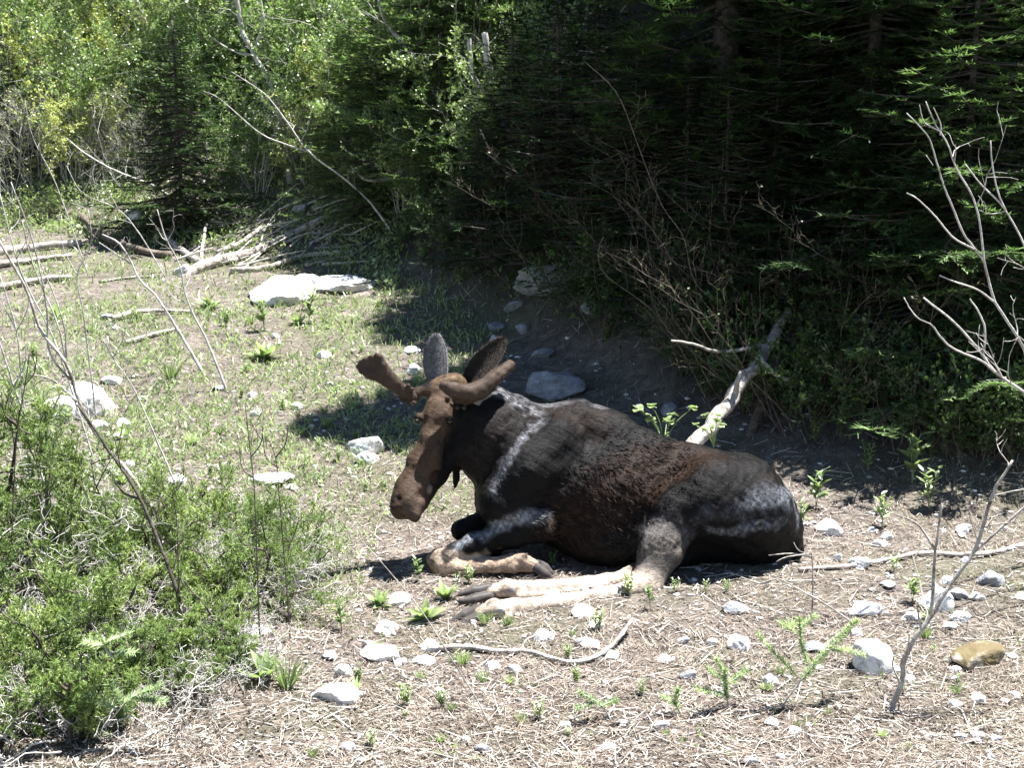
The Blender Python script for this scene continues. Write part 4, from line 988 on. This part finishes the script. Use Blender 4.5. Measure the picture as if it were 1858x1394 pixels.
dead('bare_sapling', 'bare grey sapling with sunlit forks at the right edge', 'sapling', [
    (at([(1960, 900, .4), (1880, 690, .1), (1852, 622), (1824, 578), (1803, 543), (1792, 500), (1786, 474), (1780, 420), (1773, 382), (1760, 346), (1735, 305), (1720, 262), (1704, 236), (1690, 210), (1680, 183)], 7.2), .013, .003),
    (at([(1786, 474), (1760, 440), (1748, 424), (1730, 380), (1714, 341), (1700, 296), (1686, 251), (1665, 225), (1645, 205)], 7.2), .007, .003),
    (at([(1768, 452), (1755, 446), (1728, 430), (1700, 396), (1666, 362), (1645, 350)], 7.15), .006, .003),
    (at([(1706, 238), (1693, 231), (1676, 220), (1668, 190)], 7.2), .004, .002), (at([(1706, 245), (1707, 225), (1694, 195)], 7.2), .004, .002), (at([(1732, 293), (1734, 275), (1733, 262)], 7.2), .003, .002),
    (at([(1803, 547), (1772, 525), (1735, 512), (1705, 500)], 7.15), .006, .003), (at([(1693, 300), (1680, 281)], 7.2), .003, .002)], 'bark_grey', seed=20)
dead('bare_sapling', 'bare grey sapling low at the right edge with four long shoots', 'sapling', [
    (at([(1980, 860, .3), (1900, 745, .1), (1852, 708), (1804, 674), (1783, 643), (1750, 605), (1724, 578), (1700, 560), (1676, 540)], 7.0), .014, .005),
    (at([(1806, 676), (1780, 655), (1752, 643), (1725, 630), (1707, 612), (1690, 590), (1666, 578), (1650, 558), (1640, 540)], 6.95), .008, .003),
    (at([(1783, 645), (1787, 620), (1786, 591), (1775, 565), (1760, 543)], 7.0), .006, .004), (at([(1840, 700), (1820, 690), (1790, 690)], 7.0), .005, .003)], 'bark_grey', seed=21)
dead('bare_sapling', 'bare grey shoots in the right corner above the low sapling', 'sapling', [
    (at([(1960, 700, .3), (1880, 500), (1852, 430), (1821, 375), (1809, 341), (1800, 295), (1797, 255)], 7.6), .012, .004), (at([(1824, 380), (1809, 362), (1780, 335), (1752, 298)], 7.6), .006, .003)], 'bark_grey', seed=22)
r7 = np.random.default_rng(77)
for i in range(60):
    px, py = r7.uniform(270, 640), r7.uniform(375, 495); L_ = r7.uniform(35, 130); a = r7.uniform(-.9, .15); lf = r7.uniform(.0, .25)
    dead('dead_branch', 'thin weathered branch in the tangle around the longest white log', 'branch', [(on([(px, py, .02), (px+L_*.5*math.cos(a), py+L_*.5*math.sin(a)*.6, lf*.6), (px+L_*math.cos(a), py+L_*math.sin(a)*.6, lf)], .015), r7.uniform(.01, .028), .006)], 'bark_grey' if i % 3 else 'wood_dead', seed=100+i, sides=6, twigs=0)['group'] = 'branches tangled around the white logs'
for i, (pts, Y_, lab) in enumerate([([(75, 900), (60, 800), (25, 700), (-20, 560)], 7.6, 'thin white stem low at the left edge of the clearing'), ([(150, 560), (140, 500), (165, 440), (160, 380)], 11, 'upright thin white stem beside the pair of white logs'),
        ([(100, 620), (60, 540), (30, 470), (0, 350)], 10, 'thin white stem leaning out past the left edge'), ([(40, 700), (30, 600), (0, 500)], 8.5, 'short white stem behind the dark knobbly stem'),
        ([(240, 700), (205, 650), (195, 610)], 9, 'little white stem in the grass behind the thicket'), ([(150, 470), (100, 330), (60, 250), (45, 180)], 17, 'long white stem in front of the grey brush'),
        ([(250, 420), (215, 380), (150, 350), (120, 300)], 17, 'pale stem arching over the grey brush')]):
    dead('dead_sapling', lab, 'dead stem', [(at(pts, Y_), .010, .004), (at([pts[1], (pts[1][0]-25, pts[1][1]-50), (pts[1][0]-30, pts[1][1]-90)], Y_), .005, .002), (at([pts[-2], (pts[-2][0]+20, pts[-2][1]-40), (pts[-2][0]+22, pts[-2][1]-80)], Y_), .005, .002)], 'bark_grey', seed=150+i, sides=6)
# leaning trunk behind the moose
pk = [W(1235, 840, 9.6), W(1275, 795, 9.7), W(1300, 762, 9.8), W(1325, 730, 9.95), W(1350, 690, 10.1), W(1385, 645, 10.3), W(1415, 590, 10.6), W(1432, 565, 10.75)]
dead('leaning_dead_trunk', 'pale broken tree trunk leaning up behind the moose back', 'dead trunk', [(pk, .066, .034), ([W(1335, 715, 9.97), W(1340, 690, 9.9), W(1345, 675, 9.9)], .03, .01),
    ([W(1400, 620, 10.4), W(1360, 632, 10.3), W(1300, 638, 10.2), W(1260, 625, 10.1), W(1218, 618, 10.0)], .022, .009), ([W(1375, 650, 10.2), W(1400, 675, 10.1), W(1430, 692, 10.1)], .03, .015)], 'wood_dead', seed=23, sides=12, rough=.16)
dead('fallen_branch', 'dark root like branch rising across the shaded bank', 'branch', [([W(1420, 640, 10.6), W(1470, 560, 10.9), W(1500, 525, 11), W(1540, 500, 11.2)], .04, .03)], 'wood_brown', seed=24)
dead('stick', 'gnarled curved grey stick lying in front of the hind hooves', 'stick', [(on([(795, 1186), (850, 1184), (905, 1190), (960, 1192), (1000, 1205), (1045, 1212), (1085, 1200), (1120, 1180, .03), (1145, 1155, .06)], .02), .020, .014), (on([(945, 1192, .01), (955, 1180, .03), (975, 1175, .04)], .015), .008, .004)], seed=25, rough=.2)
dead('stick', 'long brown stick lying right of the moose rump', 'stick', [(on([(1450, 1040), (1530, 1036), (1600, 1025), (1680, 1010), (1740, 1013), (1800, 1010), (1880, 990), (1960, 980)], .02), .014, .018)], 'wood_dead', seed=26)
dead('stick', 'thin dry stalk leaning diagonally in front of the hind hooves', 'stalk', [(at([(890, 1320), (862, 1265), (815, 1190), (765, 1110), (700, 1030), (652, 978)], 5.2), .0045, .0022)], 'wood_dead', seed=27, sides=5)
dead('gnarled_branch', 'thick grey curved root under the right end of the thicket', 'root', [(on([(395, 1150), (430, 1135, .03), (470, 1110, .08), (500, 1120, .05), (525, 1135, .04), (535, 1100, .1), (545, 1060, .18)], .015), .020, .012), (on([(500, 1115, .05), (480, 1090, .12), (450, 1075, .2)], .015), .009, .004)], 'bark_dark', seed=28)
dead('gnarled_branch', 'pale bare root hooking down at the lower left', 'root', [(on([(240, 1235), (265, 1205, .02), (285, 1180, .05), (310, 1160, .06), (350, 1165, .04), (390, 1145, .05)], .02), .010, .008)], seed=29)
dead('thin_sapling', 'dark dead stem standing over the left thicket', 'dead stem', [(at([(305, 1030), (265, 930), (240, 880), (205, 830), (165, 770), (140, 735)], 6.5), .013, .006), (at([(250, 905), (225, 895), (205, 870)], 6.5), .008, .003)], 'bark_dark', seed=30)
for i, (q, lab) in enumerate([([(470, 1120), (462, 900), (455, 830), (445, 735)], 'thin brown leafless stem above the back of the thicket'), ([(515, 1000), (505, 880), (500, 830), (485, 795)], 'short brown leafless stem right of the taller thin one'),
                              ([(20, 1000), (30, 800), (45, 700), (55, 640)], 'dark knobbly stem at the left edge'), ([(325, 1080), (320, 940), (312, 900)], 'short black stem in the middle of the thicket')]):
    dead('thin_sapling', lab, 'dead stem', [(at(q, 6.6), .0045, .0025), (at([(q[2][0], q[2][1]), (q[2][0]+18, q[2][1]-25), (q[2][0]+22, q[2][1]-60)], 6.6), .004, .002), (at([(q[1][0], q[1][1]-30), (q[1][0]-22, q[1][1]-50), (q[1][0]-28, q[1][1]-90)], 6.6), .004, .002)], 'bark_dark', seed=40+i)
# pale trunks and branches on the slope
def slope(pts, Yo, r0, r1, lab, seed, extra=()):
    base = G(pts[0][0], pts[0][1]); Y = base.y-Yo
    dead('pale_trunk', lab, 'tree trunk', [(at(pts, Y), r0, r1)]+[(at(e, Y), a, b2) for e, a, b2 in extra], 'bark_grey', seed=seed)
slope([(505, 205), (490, 150), (470, 115), (455, 85), (440, 60), (430, 0), (425, -60)], 2.2, .06, .03, 'forked pale trunk in front of the dark firs at top left', 50, [([(462, 98), (440, 98), (410, 85), (380, 65)], .025, .01), ([(460, 95), (470, 70), (478, 40), (470, -20)], .03, .015)])
slope([(312, 160), (295, 110), (280, 70), (262, 30), (245, -10), (230, -60)], 1.5, .045, .025, 'pale slanting trunk among the green slope shrubs', 51)
slope([(665, 360), (620, 320), (560, 275), (520, 220), (480, 170), (420, 130)], 1.4, .020, .006, 'long pale branch slanting down beside the sunlit firs', 52, [([(560, 275), (520, 262), (470, 240), (400, 180), (370, 165)], .013, .005)])
slope([(275, 335), (230, 318), (190, 300), (150, 275), (120, 250)], .8, .022, .008, 'pale branch leaning left over the grey brush', 53)
slope([(900, 170), (893, 150), (885, 115), (880, 60)], 1.6, .05, .04, 'right one of two short pale trunks left of the tall firs', 54)
slope([(872, 185), (866, 160), (858, 130), (850, 70)], 1.6, .04, .03, 'left one of two short pale trunks left of the tall firs', 55)
slope([(820, 240), (780, 150), (745, 90), (700, 40), (680, -20)], 1.2, .03, .015, 'thin pale trunk curving up through the leafy shrubs', 56)
slope([(745, 305), (700, 325), (665, 325), (640, 305)], .9, .05, .02, 'curved white limb hanging at the edge of the fir shade', 57)
slope([(870, 230), (900, 290), (940, 330)][::-1], .6, .02, .01, 'thin dark limb leaning beside the two pale trunks', 58)
for i, (pts, Y, lab) in enumerate([([(1230, 625), (1180, 560), (1100, 500), (1085, 460), (1095, 430)], 10.6, 'thin crooked grey branch left of the leaning trunk'),
                                   ([(1360, 625), (1310, 560), (1260, 510), (1240, 430), (1200, 370), (1160, 270), (1120, 170), (1060, 110)], 10.8, 'long thin branch curving through the shade above the moose'),
                                   ([(1300, 500), (1230, 480), (1200, 440), (1170, 400), (1130, 360)], 10.9, 'thin twig branching beside the long curved one')]):
    dead('thin_branch', lab, 'branch', [(at(pts, Y), .0065, .003)], 'wood_brown', seed=70+i)

# ================================================================== HERBS
def herb_mesh(seed, kind):
    rng = np.random.default_rng(seed); w = MB(); c = MB()
    if kind == 'stem':
        for s in range(rng.integers(3, 6)):
            a = rng.uniform(0, 6.28); H = rng.uniform(.6, 1); q = smooth_path([(0, 0, 0), (.1*math.cos(a), .1*math.sin(a), H*.5), (.22*math.cos(a), .22*math.sin(a), H)], 8)
            w.segs(q[:-1], q[1:], np.full(7, .014), np.full(7, .010), rng, 3)
            n = 12; k = np.linspace(1.2, 6.9, n); i = np.minimum(k.astype(int), 6); P = q[i]+(q[i+1]-q[i])*(k-i)[:, None]
            az = np.arange(n)*1.9+a; D = np.stack([np.cos(az), np.sin(az), np.full(n, .7)], 1); c.blades(P, D, .34*np.linspace(1, .65, n), .11, rng, up=np.tile([0, 0, 1.], (n, 1)), shape='rhomb')
    elif kind == 'rosette':
        n = 16; az = np.arange(n)*2.4; D = np.stack([np.cos(az), np.sin(az), rng.uniform(.5, 1.8, n)], 1); c.blades(np.zeros((n, 3)), D, rng.uniform(.6, 1, n), .2, rng, up=np.tile([0, 0, 1.], (n, 1)), shape='rhomb')
        w.segs([(0, 0, -.05)], [(0, 0, .1)], [.03], [.02], rng, 4)
    elif kind == 'tuft':
        n = 60; az = rng.uniform(0, 6.28, n); D = np.stack([np.cos(az), np.sin(az), rng.uniform(1, 3.5, n)], 1); c.blades(np.stack([np.cos(az), np.sin(az), 0*az], 1)*.06, D, rng.uniform(.5, 1, n), .03, rng, shape='blade', bend=.25)
        w.segs([(0, 0, -.05)], [(0, 0, .06)], [.05], [.04], rng, 4)
    else:  # round leaves on long stalks
        for s in range(13):
            a = rng.uniform(0, 6.28); H = rng.uniform(.45, 1); r = rng.uniform(.05, .5); tip = np.array([r*math.cos(a), r*math.sin(a), H])
            w.segs([(0, 0, 0), tip*[.4, .4, .6]], [tip*[.4, .4, .6], tip], [.012, .010], [.010, .008], rng, 3)
            for t in range(6):
                b_ = t*1.05+a; ct = tip+np.array([math.cos(b_), math.sin(b_), .1])*.09; D = np.array([[math.cos(b_), math.sin(b_), .1]])
                c.blades([ct-D[0]*.06], D, .17, .17, rng, up=np.array([[0, 0, 1.]]), shape='rhomb')
    return w.mesh('herb_stem', M['herb']), c.mesh('herb_leaf', M['herb'])
def leaf_unit():
    u = [0, .12, .35, .65, .9, 1]; w = [.02, .30, .5, .42, .14, 0]; V = []; f = []
    for a, b in zip(u, w): V += [(a, b, .10*b-.10*a*a), (a, 0, -.10*a*a), (a, -b, .10*b-.10*a*a)]
    for k in range(5): f += [(3*k, 3*k+1, 3*k+4, 3*k+3), (3*k+1, 3*k+2, 3*k+5, 3*k+4)]
    return new_mesh('leaf', np.array(V), np.array(f), M['herb'], {'v': np.random.default_rng(5).random(18)}, True)
LEAF = leaf_unit()
def big_herb(px, py, hpx, kind, lab, Y=None):
    """plant whose leaves are large enough to be told apart: each leaf is an object"""
    rng = np.random.default_rng(int(px+py)); p = G(px, py) if Y is None else W(px, py, Y); d = (p-Vector((0, 0, CH))).length; H = hpx*d/F*1.05
    o = link('broad_leaved_plant', None, loc=p, rot=(0, 0, rng.uniform(0, 6))); tag(o, lab, 'plant'); w = MB(); L = []
    if kind == 'rosette':
        w.segs([(0, 0, -.03)], [(0, 0, .06*H)], [.03*H], [.02*H], rng, 5)
        for k in range(13): L.append(((0, 0, .03*H), k*2.4, rng.uniform(.25, 1.2), H*rng.uniform(.7, 1.), .34))
    elif kind == 'round':
        for q in range(9):
            a = q*1.6+rng.uniform(0, .6); rr = rng.uniform(.1, .6)*H; tip = np.array([rr*math.cos(a), rr*math.sin(a), H*rng.uniform(.35, 1)])
            q_ = smooth_path([(0, 0, 0), tip*[.35, .35, .6], tip], 6); w.segs(q_[:-1], q_[1:], np.full(5, .012*H), np.full(5, .010*H), rng, 4)
            for t in range(6): L.append((tuple(tip), a+t*1.05, rng.uniform(-.5, .7), H*rng.uniform(.10, .17), 1.05))
    else:
        for q in range(3):
            a = rng.uniform(0, 6.28); sp = .18*H; q_ = smooth_path([(0, 0, 0), (sp*.4*math.cos(a), sp*.4*math.sin(a), H*.5), (sp*math.cos(a), sp*math.sin(a), H*rng.uniform(.75, 1))], 8)
            w.segs(q_[:-1], q_[1:], np.full(7, .012*H), np.full(7, .008*H), rng, 4)
            for k in range(7):
                t = 2+k*5/6.5; i = min(int(t), 6); pt = q_[i]+(q_[i+1]-q_[i])*(t-i); L.append((tuple(pt), a+k*1.9, rng.uniform(.4, .9), H*.36*(1-.05*k), .36))
    link('stem', w.mesh('plant_stem', M['herb']), o)
    for pt, az, el, ln, wd in L: link('leaf', LEAF, o, loc=pt, rot=(rng.normal()*.25, -el, az), scale=(ln, ln*wd, ln))
    return o
HB = {k: [herb_mesh(80+i*5+j, k) for j in range(3)] for i, k in enumerate(('stem', 'rosette', 'tuft', 'round'))}
def herb(px, py, hpx, kind, lab=None, Y=None):
    if lab and kind != 'tuft' and (hpx >= 44 or kind != 'stem'): return big_herb(px, py, hpx, kind, lab, Y)
    p = G(px, py) if Y is None else W(px, py, Y); d = (p-Vector((0, 0, CH))).length; s = hpx*d/F*1.05
    o = link('herb', None, loc=p, rot=(0, 0, rg.uniform(0, 6.28)), scale=s)
    w, c = HB[kind][int(rg.integers(0, 3))]; link('stem', w, o); link('leaves', c, o)
    cat = 'grass tuft' if kind == 'tuft' else 'plant'
    tag(o, lab or {'stem': 'small upright leafy herb in the needle litter', 'rosette': 'small leafy rosette in the needle litter', 'tuft': 'thin green grass tuft in the needle litter', 'round': 'round leaved plant in the litter'}[kind], cat,
        None if lab else 'small %s plants in the litter' % kind); return o
for a in [(762, 1058, 44, 'stem', 'leafy herb between the knee and the stalk, right at the antler shadow'), (850, 1062, 34, 'stem', 'leafy herb growing over the folded front leg'), (690, 1105, 38, 'rosette', 'pointed herb beside the white rock under the antler shadow'),
          (808, 1092, 38, 'rosette', 'broad leaf herb in front of the hind hooves'), (770, 1128, 50, 'rosette', 'large leaved plant crossed by the dry stalk'), (1003, 1028, 26, 'stem', 'little herb at the tip of the front hoof'),
          (1140, 1085, 40, 'stem', 'herb in front of the pale hock'), (1180, 1110, 46, 'stem', 'herb standing at the bend of the hock'), (1225, 1078, 28, 'stem', 'small herb below the dark belly of the rump'),
          (1280, 1078, 24, 'stem', 'small herb at the middle of the rump shadow'), (1318, 1078, 22, 'stem', 'small herb at the right of the rump shadow'), (1622, 1040, 30, 'stem', 'herb beside the long brown stick'),
          (1655, 1100, 52, 'stem', 'tall herb left of the dead branch fork'), (1480, 925, 70, 'stem', 'bright leafy herb behind the rump on the lit needles'), (1455, 960, 50, 'stem', 'bright herb touching the rump outline'),
          (1655, 880, 100, 'stem', 'tall green herb on the shade line right of the moose'), (1685, 925, 70, 'stem', 'yellow green herb at the shade edge right of the moose'), (1600, 960, 60, 'stem', 'herb in the lit needle pile'),
          (880, 1135, 40, 'tuft', 'grass tuft against the lowest hind hoof'), (920, 1140, 36, 'tuft', 'grass tuft under the near hind leg'), (840, 1210, 44, 'tuft', 'grass tuft behind the curved stick'), (1085, 1150, 40, 'stem', 'herb above the tip of the curved stick'),
          (520, 1255, 90, 'tuft', 'tall grass tuft at the corner of the thicket'), (480, 1240, 60, 'rosette', 'leafy plant in the shade of the thicket'), (620, 1150, 55, 'stem', 'pale green plant left of the stalk'),
          (380, 560, 30, 'rosette', 'leafy plant in the grass behind the flat boulder'), (480, 600, 60, 'stem', 'leafy plant in front of the long flat boulder'), (560, 590, 60, 'stem', 'leafy plant under the white boulder middle'), (480, 655, 44, 'rosette', 'broad leafy rosette in the far grass'),
          (310, 690, 60, 'tuft', 'pale green grass tuft behind the thicket'), (1320, 1000, 20, 'stem', None), (735, 1285, 40, 'stem', 'leafy sprig at the bottom under the stalk'), (800, 1290, 36, 'stem', 'leafy sprig right of the stalk at the bottom'),
          (830, 1060, 20, 'stem', None), (1430, 640, 110, 'round', 'bright leafy plant in the shade above the leaning trunk'), (1400, 700, 60, 'stem', 'dim plant beside the leaning trunk')]:
    herb(*a)
herb(1205, 815, 85, 'round', 'round leaved light green plant behind the moose back', Y=9.2)
herb(1295, 812, 60, 'round', 'round leaved plant at the foot of the leaning trunk', Y=9.3)
for i in range(140):
    kind = ('stem', 'tuft', 'stem', 'tuft', 'rosette')[i % 5]
    px, py = (rg.uniform(560, 1850), rg.uniform(1060, 1390)) if i < 60 else (rg.uniform(60, 760), rg.uniform(560, 900))
    p = G(px, py)
    if (-.9 < p.x < 2.3 and 6.75 < p.y < 8.9): continue
    herb(px, py, rg.uniform(10, 36)*rg.uniform(.7, 1.1), kind)
for i in range(45):
    px = rg.uniform(760, 1850); t0 = float(np.interp(px, [760, 950, 1250, 1450, 1850], [500, 600, 720, 830, 920])); p = G(px, rg.uniform(t0-180, t0+10))
    herb(px, (t0-rg.uniform(0, 180)), rg.uniform(24, 60), 'stem')

# ================================================================== UNCOUNTABLE GROUND COVER
def scatter(n, rng, y0=4.2, y1=19, xm=1.25):
    a = rng.uniform(1/y1, 1/y0, n); y = 1/a; x = rng.uniform(-.52, .52, n)*y*xm
    return x, y
rng = np.random.default_rng(90)
# dry needles, straw, bark bits
mb = MB(); x, y = scatter(250000, rng); x2, y2 = scatter(40000, rng, 8, 24)
x = np.concatenate([x, x2]); y = np.concatenate([y, y2]); k = rng.random(len(x)) < np.clip(.72+.8*wav(x, y, 1.4, 33)+.5*wav(x, y, 5, 18), .12, 1); x, y = x[k], y[k]; z = terrain(x, y)+rng.uniform(.001, .022, len(x)); n = len(x)
az = rng.normal(size=n)*.9+wav(x, y, 2, 3)*3+.1; D = np.stack([np.cos(az), np.sin(az), rng.normal(size=n)*.16], 1)
e = .04; gx = (terrain(x+e, y)-terrain(x-e, y))/(2*e); gy = (terrain(x, y+e)-terrain(x, y-e))/(2*e); D[:, 2] += D[:, 0]*gx+D[:, 1]*gy
L = rng.uniform(.02, .10, n)*(1+1.4*(rng.random(n) < .08)); Wd = rng.uniform(.002, .0045, n)*np.clip(y/7, 1, 2)
mb.blades(np.stack([x, y, z], 1), D, L, Wd, rng, v=np.clip(.44+.2*wav(x, y, 2.7, 12)+rng.normal(size=n)*.28, 0, 1)*(1-.85*duff_shade(x, y)), up=np.tile([0, 0, 1.], (n, 1)), shape='tri')  # needle colour lowered on the bank, shade painted in
o = link('needle_litter', mb.mesh('needle_litter', M['straw'])); tag(o, 'layer of dry brown needles, straw and bark bits covering the ground', 'needle litter', kind='stuff')
# larger flakes, twigs
mb = MB(); x, y = scatter(14000, rng, 4.2, 16); n = len(x)
az = rng.uniform(0, 6.28, n); P0 = np.stack([x, y, terrain(x, y)+.006], 1); L = rng.uniform(.04, .3, n)**1.3
P1 = P0+np.stack([np.cos(az)*L, np.sin(az)*L, 0*L], 1); P1[:, 2] = terrain(P1[:, 0], P1[:, 1])+rng.uniform(.004, .03, n); r = rng.uniform(.0015, .005, n)
mb.segs(P0, P1, r, r*.6, rng, 4, v=rng.random(n))
o = link('twig_litter', mb.mesh('twig_litter', M['wood_dead'])); tag(o, 'small broken twigs scattered through the needle litter', 'twigs', kind='stuff')
# dark bark flakes and cones
mb = MB(); x, y = scatter(26000, rng, 4.2, 15); n = len(x); az = rng.uniform(0, 6.28, n)
mb.blades(np.stack([x, y, terrain(x, y)+rng.uniform(.004, .018, n)], 1), np.stack([np.cos(az), np.sin(az), rng.normal(size=n)*.35], 1), rng.uniform(.012, .04, n), rng.uniform(.008, .02, n), rng, v=rng.random(n)**2*.7, up=np.tile([0, 0, 1.], (n, 1)), shape='rhomb')
o = link('bark_litter', mb.mesh('bark_litter', M['straw'])); tag(o, 'dark bark flakes and dead leaves mixed into the needle litter', 'bark litter', kind='stuff')
# gravel
mb = MB(); x, y = scatter(5200, rng, 4.2, 13); keep = (wav(x, y, 1.6, 20) > -.15) | (rng.random(len(x)) < .3); x, y = x[keep], y[keep]; n = len(x)
base = np.array([(1, 0, 0), (-1, 0, 0), (0, 1, 0), (0, -1, 0), (0, 0, 1), (0, 0, -1), (.6, .6, .5), (-.6, .5, .6), (.5, -.6, .6), (-.55, -.6, .45)], float)
import itertools
bmx = bmesh.new(); [bmx.verts.new(v) for v in base]; bmesh.ops.convex_hull(bmx, input=bmx.verts); bmx.verts.ensure_lookup_table(); bmx.verts.index_update()
hv = np.array([v.co[:] for v in bmx.verts]); hf = np.array([[v.index for v in f.verts] for f in bmx.faces]); bmx.free()
s = rng.uniform(.004, .016, n)*np.clip(y/6, 1, 2); sc3 = np.stack([s*rng.uniform(.7, 1.5, n), s*rng.uniform(.7, 1.5, n), s*.6], 1)
Vv = hv[None]*sc3[:, None]*rng.uniform(.75, 1.2, (n, len(hv), 1)); a = rng.uniform(0, 6.28, n); ca, sa = np.cos(a)[:, None], np.sin(a)[:, None]
Vv = np.stack([Vv[..., 0]*ca-Vv[..., 1]*sa, Vv[..., 0]*sa+Vv[..., 1]*ca, Vv[..., 2]], -1)+np.stack([x, y, terrain(x, y)+.003], 1)[:, None]
mb.add(Vv.reshape(-1, 3), T=(hf[None]+(np.arange(n)*len(hv))[:, None, None]).reshape(-1, 3))
o = link('gravel', mb.mesh('gravel', M['rock_white'])); tag(o, 'pale gravel chips lying in the needle litter', 'gravel', kind='stuff')
# green ground cover on the sunny left and far side
mb = MB(); x, y = scatter(330000, rng, 4.6, 23, 1.3)
lft = sstep(.3, -2.2, x)*sstep(6.2, 8.5, y); far = sstep(9, 12, y)*sstep(.2, -1.6, x)
dens = np.clip(.5+1.0*wav(x, y, 1.5, 7)+.8*wav(x, y, 5.5, 14), 0, 1)*np.clip(lft*1.4+far*1.2, 0, 1)+.03*(wav(x, y, 3., 27) > .25)
dens *= 1-.9*duff_shade(x, y)
dens *= ~((x > -.95) & (x < 2.3) & (y > 6.8) & (y < 8.8))
k = rng.random(len(x)) < dens; x, y = x[k], y[k]; n = len(x); P = np.stack([x, y, terrain(x, y)], 1)
D = np.stack([rng.normal(size=n)*.5, rng.normal(size=n)*.5, rng.uniform(.6, 1.4, n)], 1); h = n//2
mb.blades(P[:h], D[:h], rng.uniform(.04, .14, h)*np.clip(y[:h]/9, .7, 1.5), .006*np.clip(y[:h]/7, 1, 2.2), rng, shape='blade', bend=.2)
mb.blades(P[h:]+[0, 0, .02], D[h:]*[1.4, 1.4, .7], rng.uniform(.025, .06, n-h)*np.clip(y[h:]/9, .8, 1.5), rng.uniform(.012, .022, n-h)*np.clip(y[h:]/9, .8, 1.5), rng, shape='rhomb')
o = link('grass', mb.mesh('grass', M['herb'])); tag(o, 'short grass and tiny leafy herbs on the sunny clearing', 'grass', kind='stuff')
# dark shade plants on the bank
mb = MB(); n = 60000; x = rng.uniform(-2.2, 10, n); y = toe(x)+rng.uniform(.1, 9, n)**1.05; k = rng.random(n) < np.clip(.5+1.3*wav(x, y, 1.7, 12), .08, 1)*duff_shade(x, y); x, y = x[k], y[k]; n = len(x)
P = np.stack([x, y, terrain(x, y)+rng.uniform(0, .12, n)], 1)
mb.blades(P, np.stack([rng.normal(size=n), rng.normal(size=n)-.3, rng.uniform(.3, 1.6, n)], 1), rng.uniform(.05, .11, n), rng.uniform(.02, .045, n), rng, shape='rhomb')
o = link('shade_plants', mb.mesh('shade_plants', M['leaf_shaded'])); tag(o, 'dark leafy ground plants under the firs on the bank', 'undergrowth', kind='stuff')
# low green cover on the slopes
mb = MB(); n = 170000; x = rng.uniform(-16, 12, n); y = toe(x)+rng.uniform(-1, 14, n); k = rng.random(n) < np.clip(.55+.8*wav(x, y, 1.4, 22), .05, 1)*np.where(x > -1.5, 0, 1); x, y = x[k], y[k]; n = len(x)
P = np.stack([x, y, terrain(x, y)+rng.uniform(0, .15, n)], 1)
mb.blades(P, np.stack([rng.normal(size=n), rng.normal(size=n)-.3, rng.uniform(.3, 1.6, n)], 1), rng.uniform(.05, .13, n), rng.uniform(.025, .05, n), rng, shape='rhomb')
o = link('undergrowth', mb.mesh('undergrowth', M['herb'])); tag(o, 'low leafy undergrowth covering the slopes', 'undergrowth', kind='stuff')
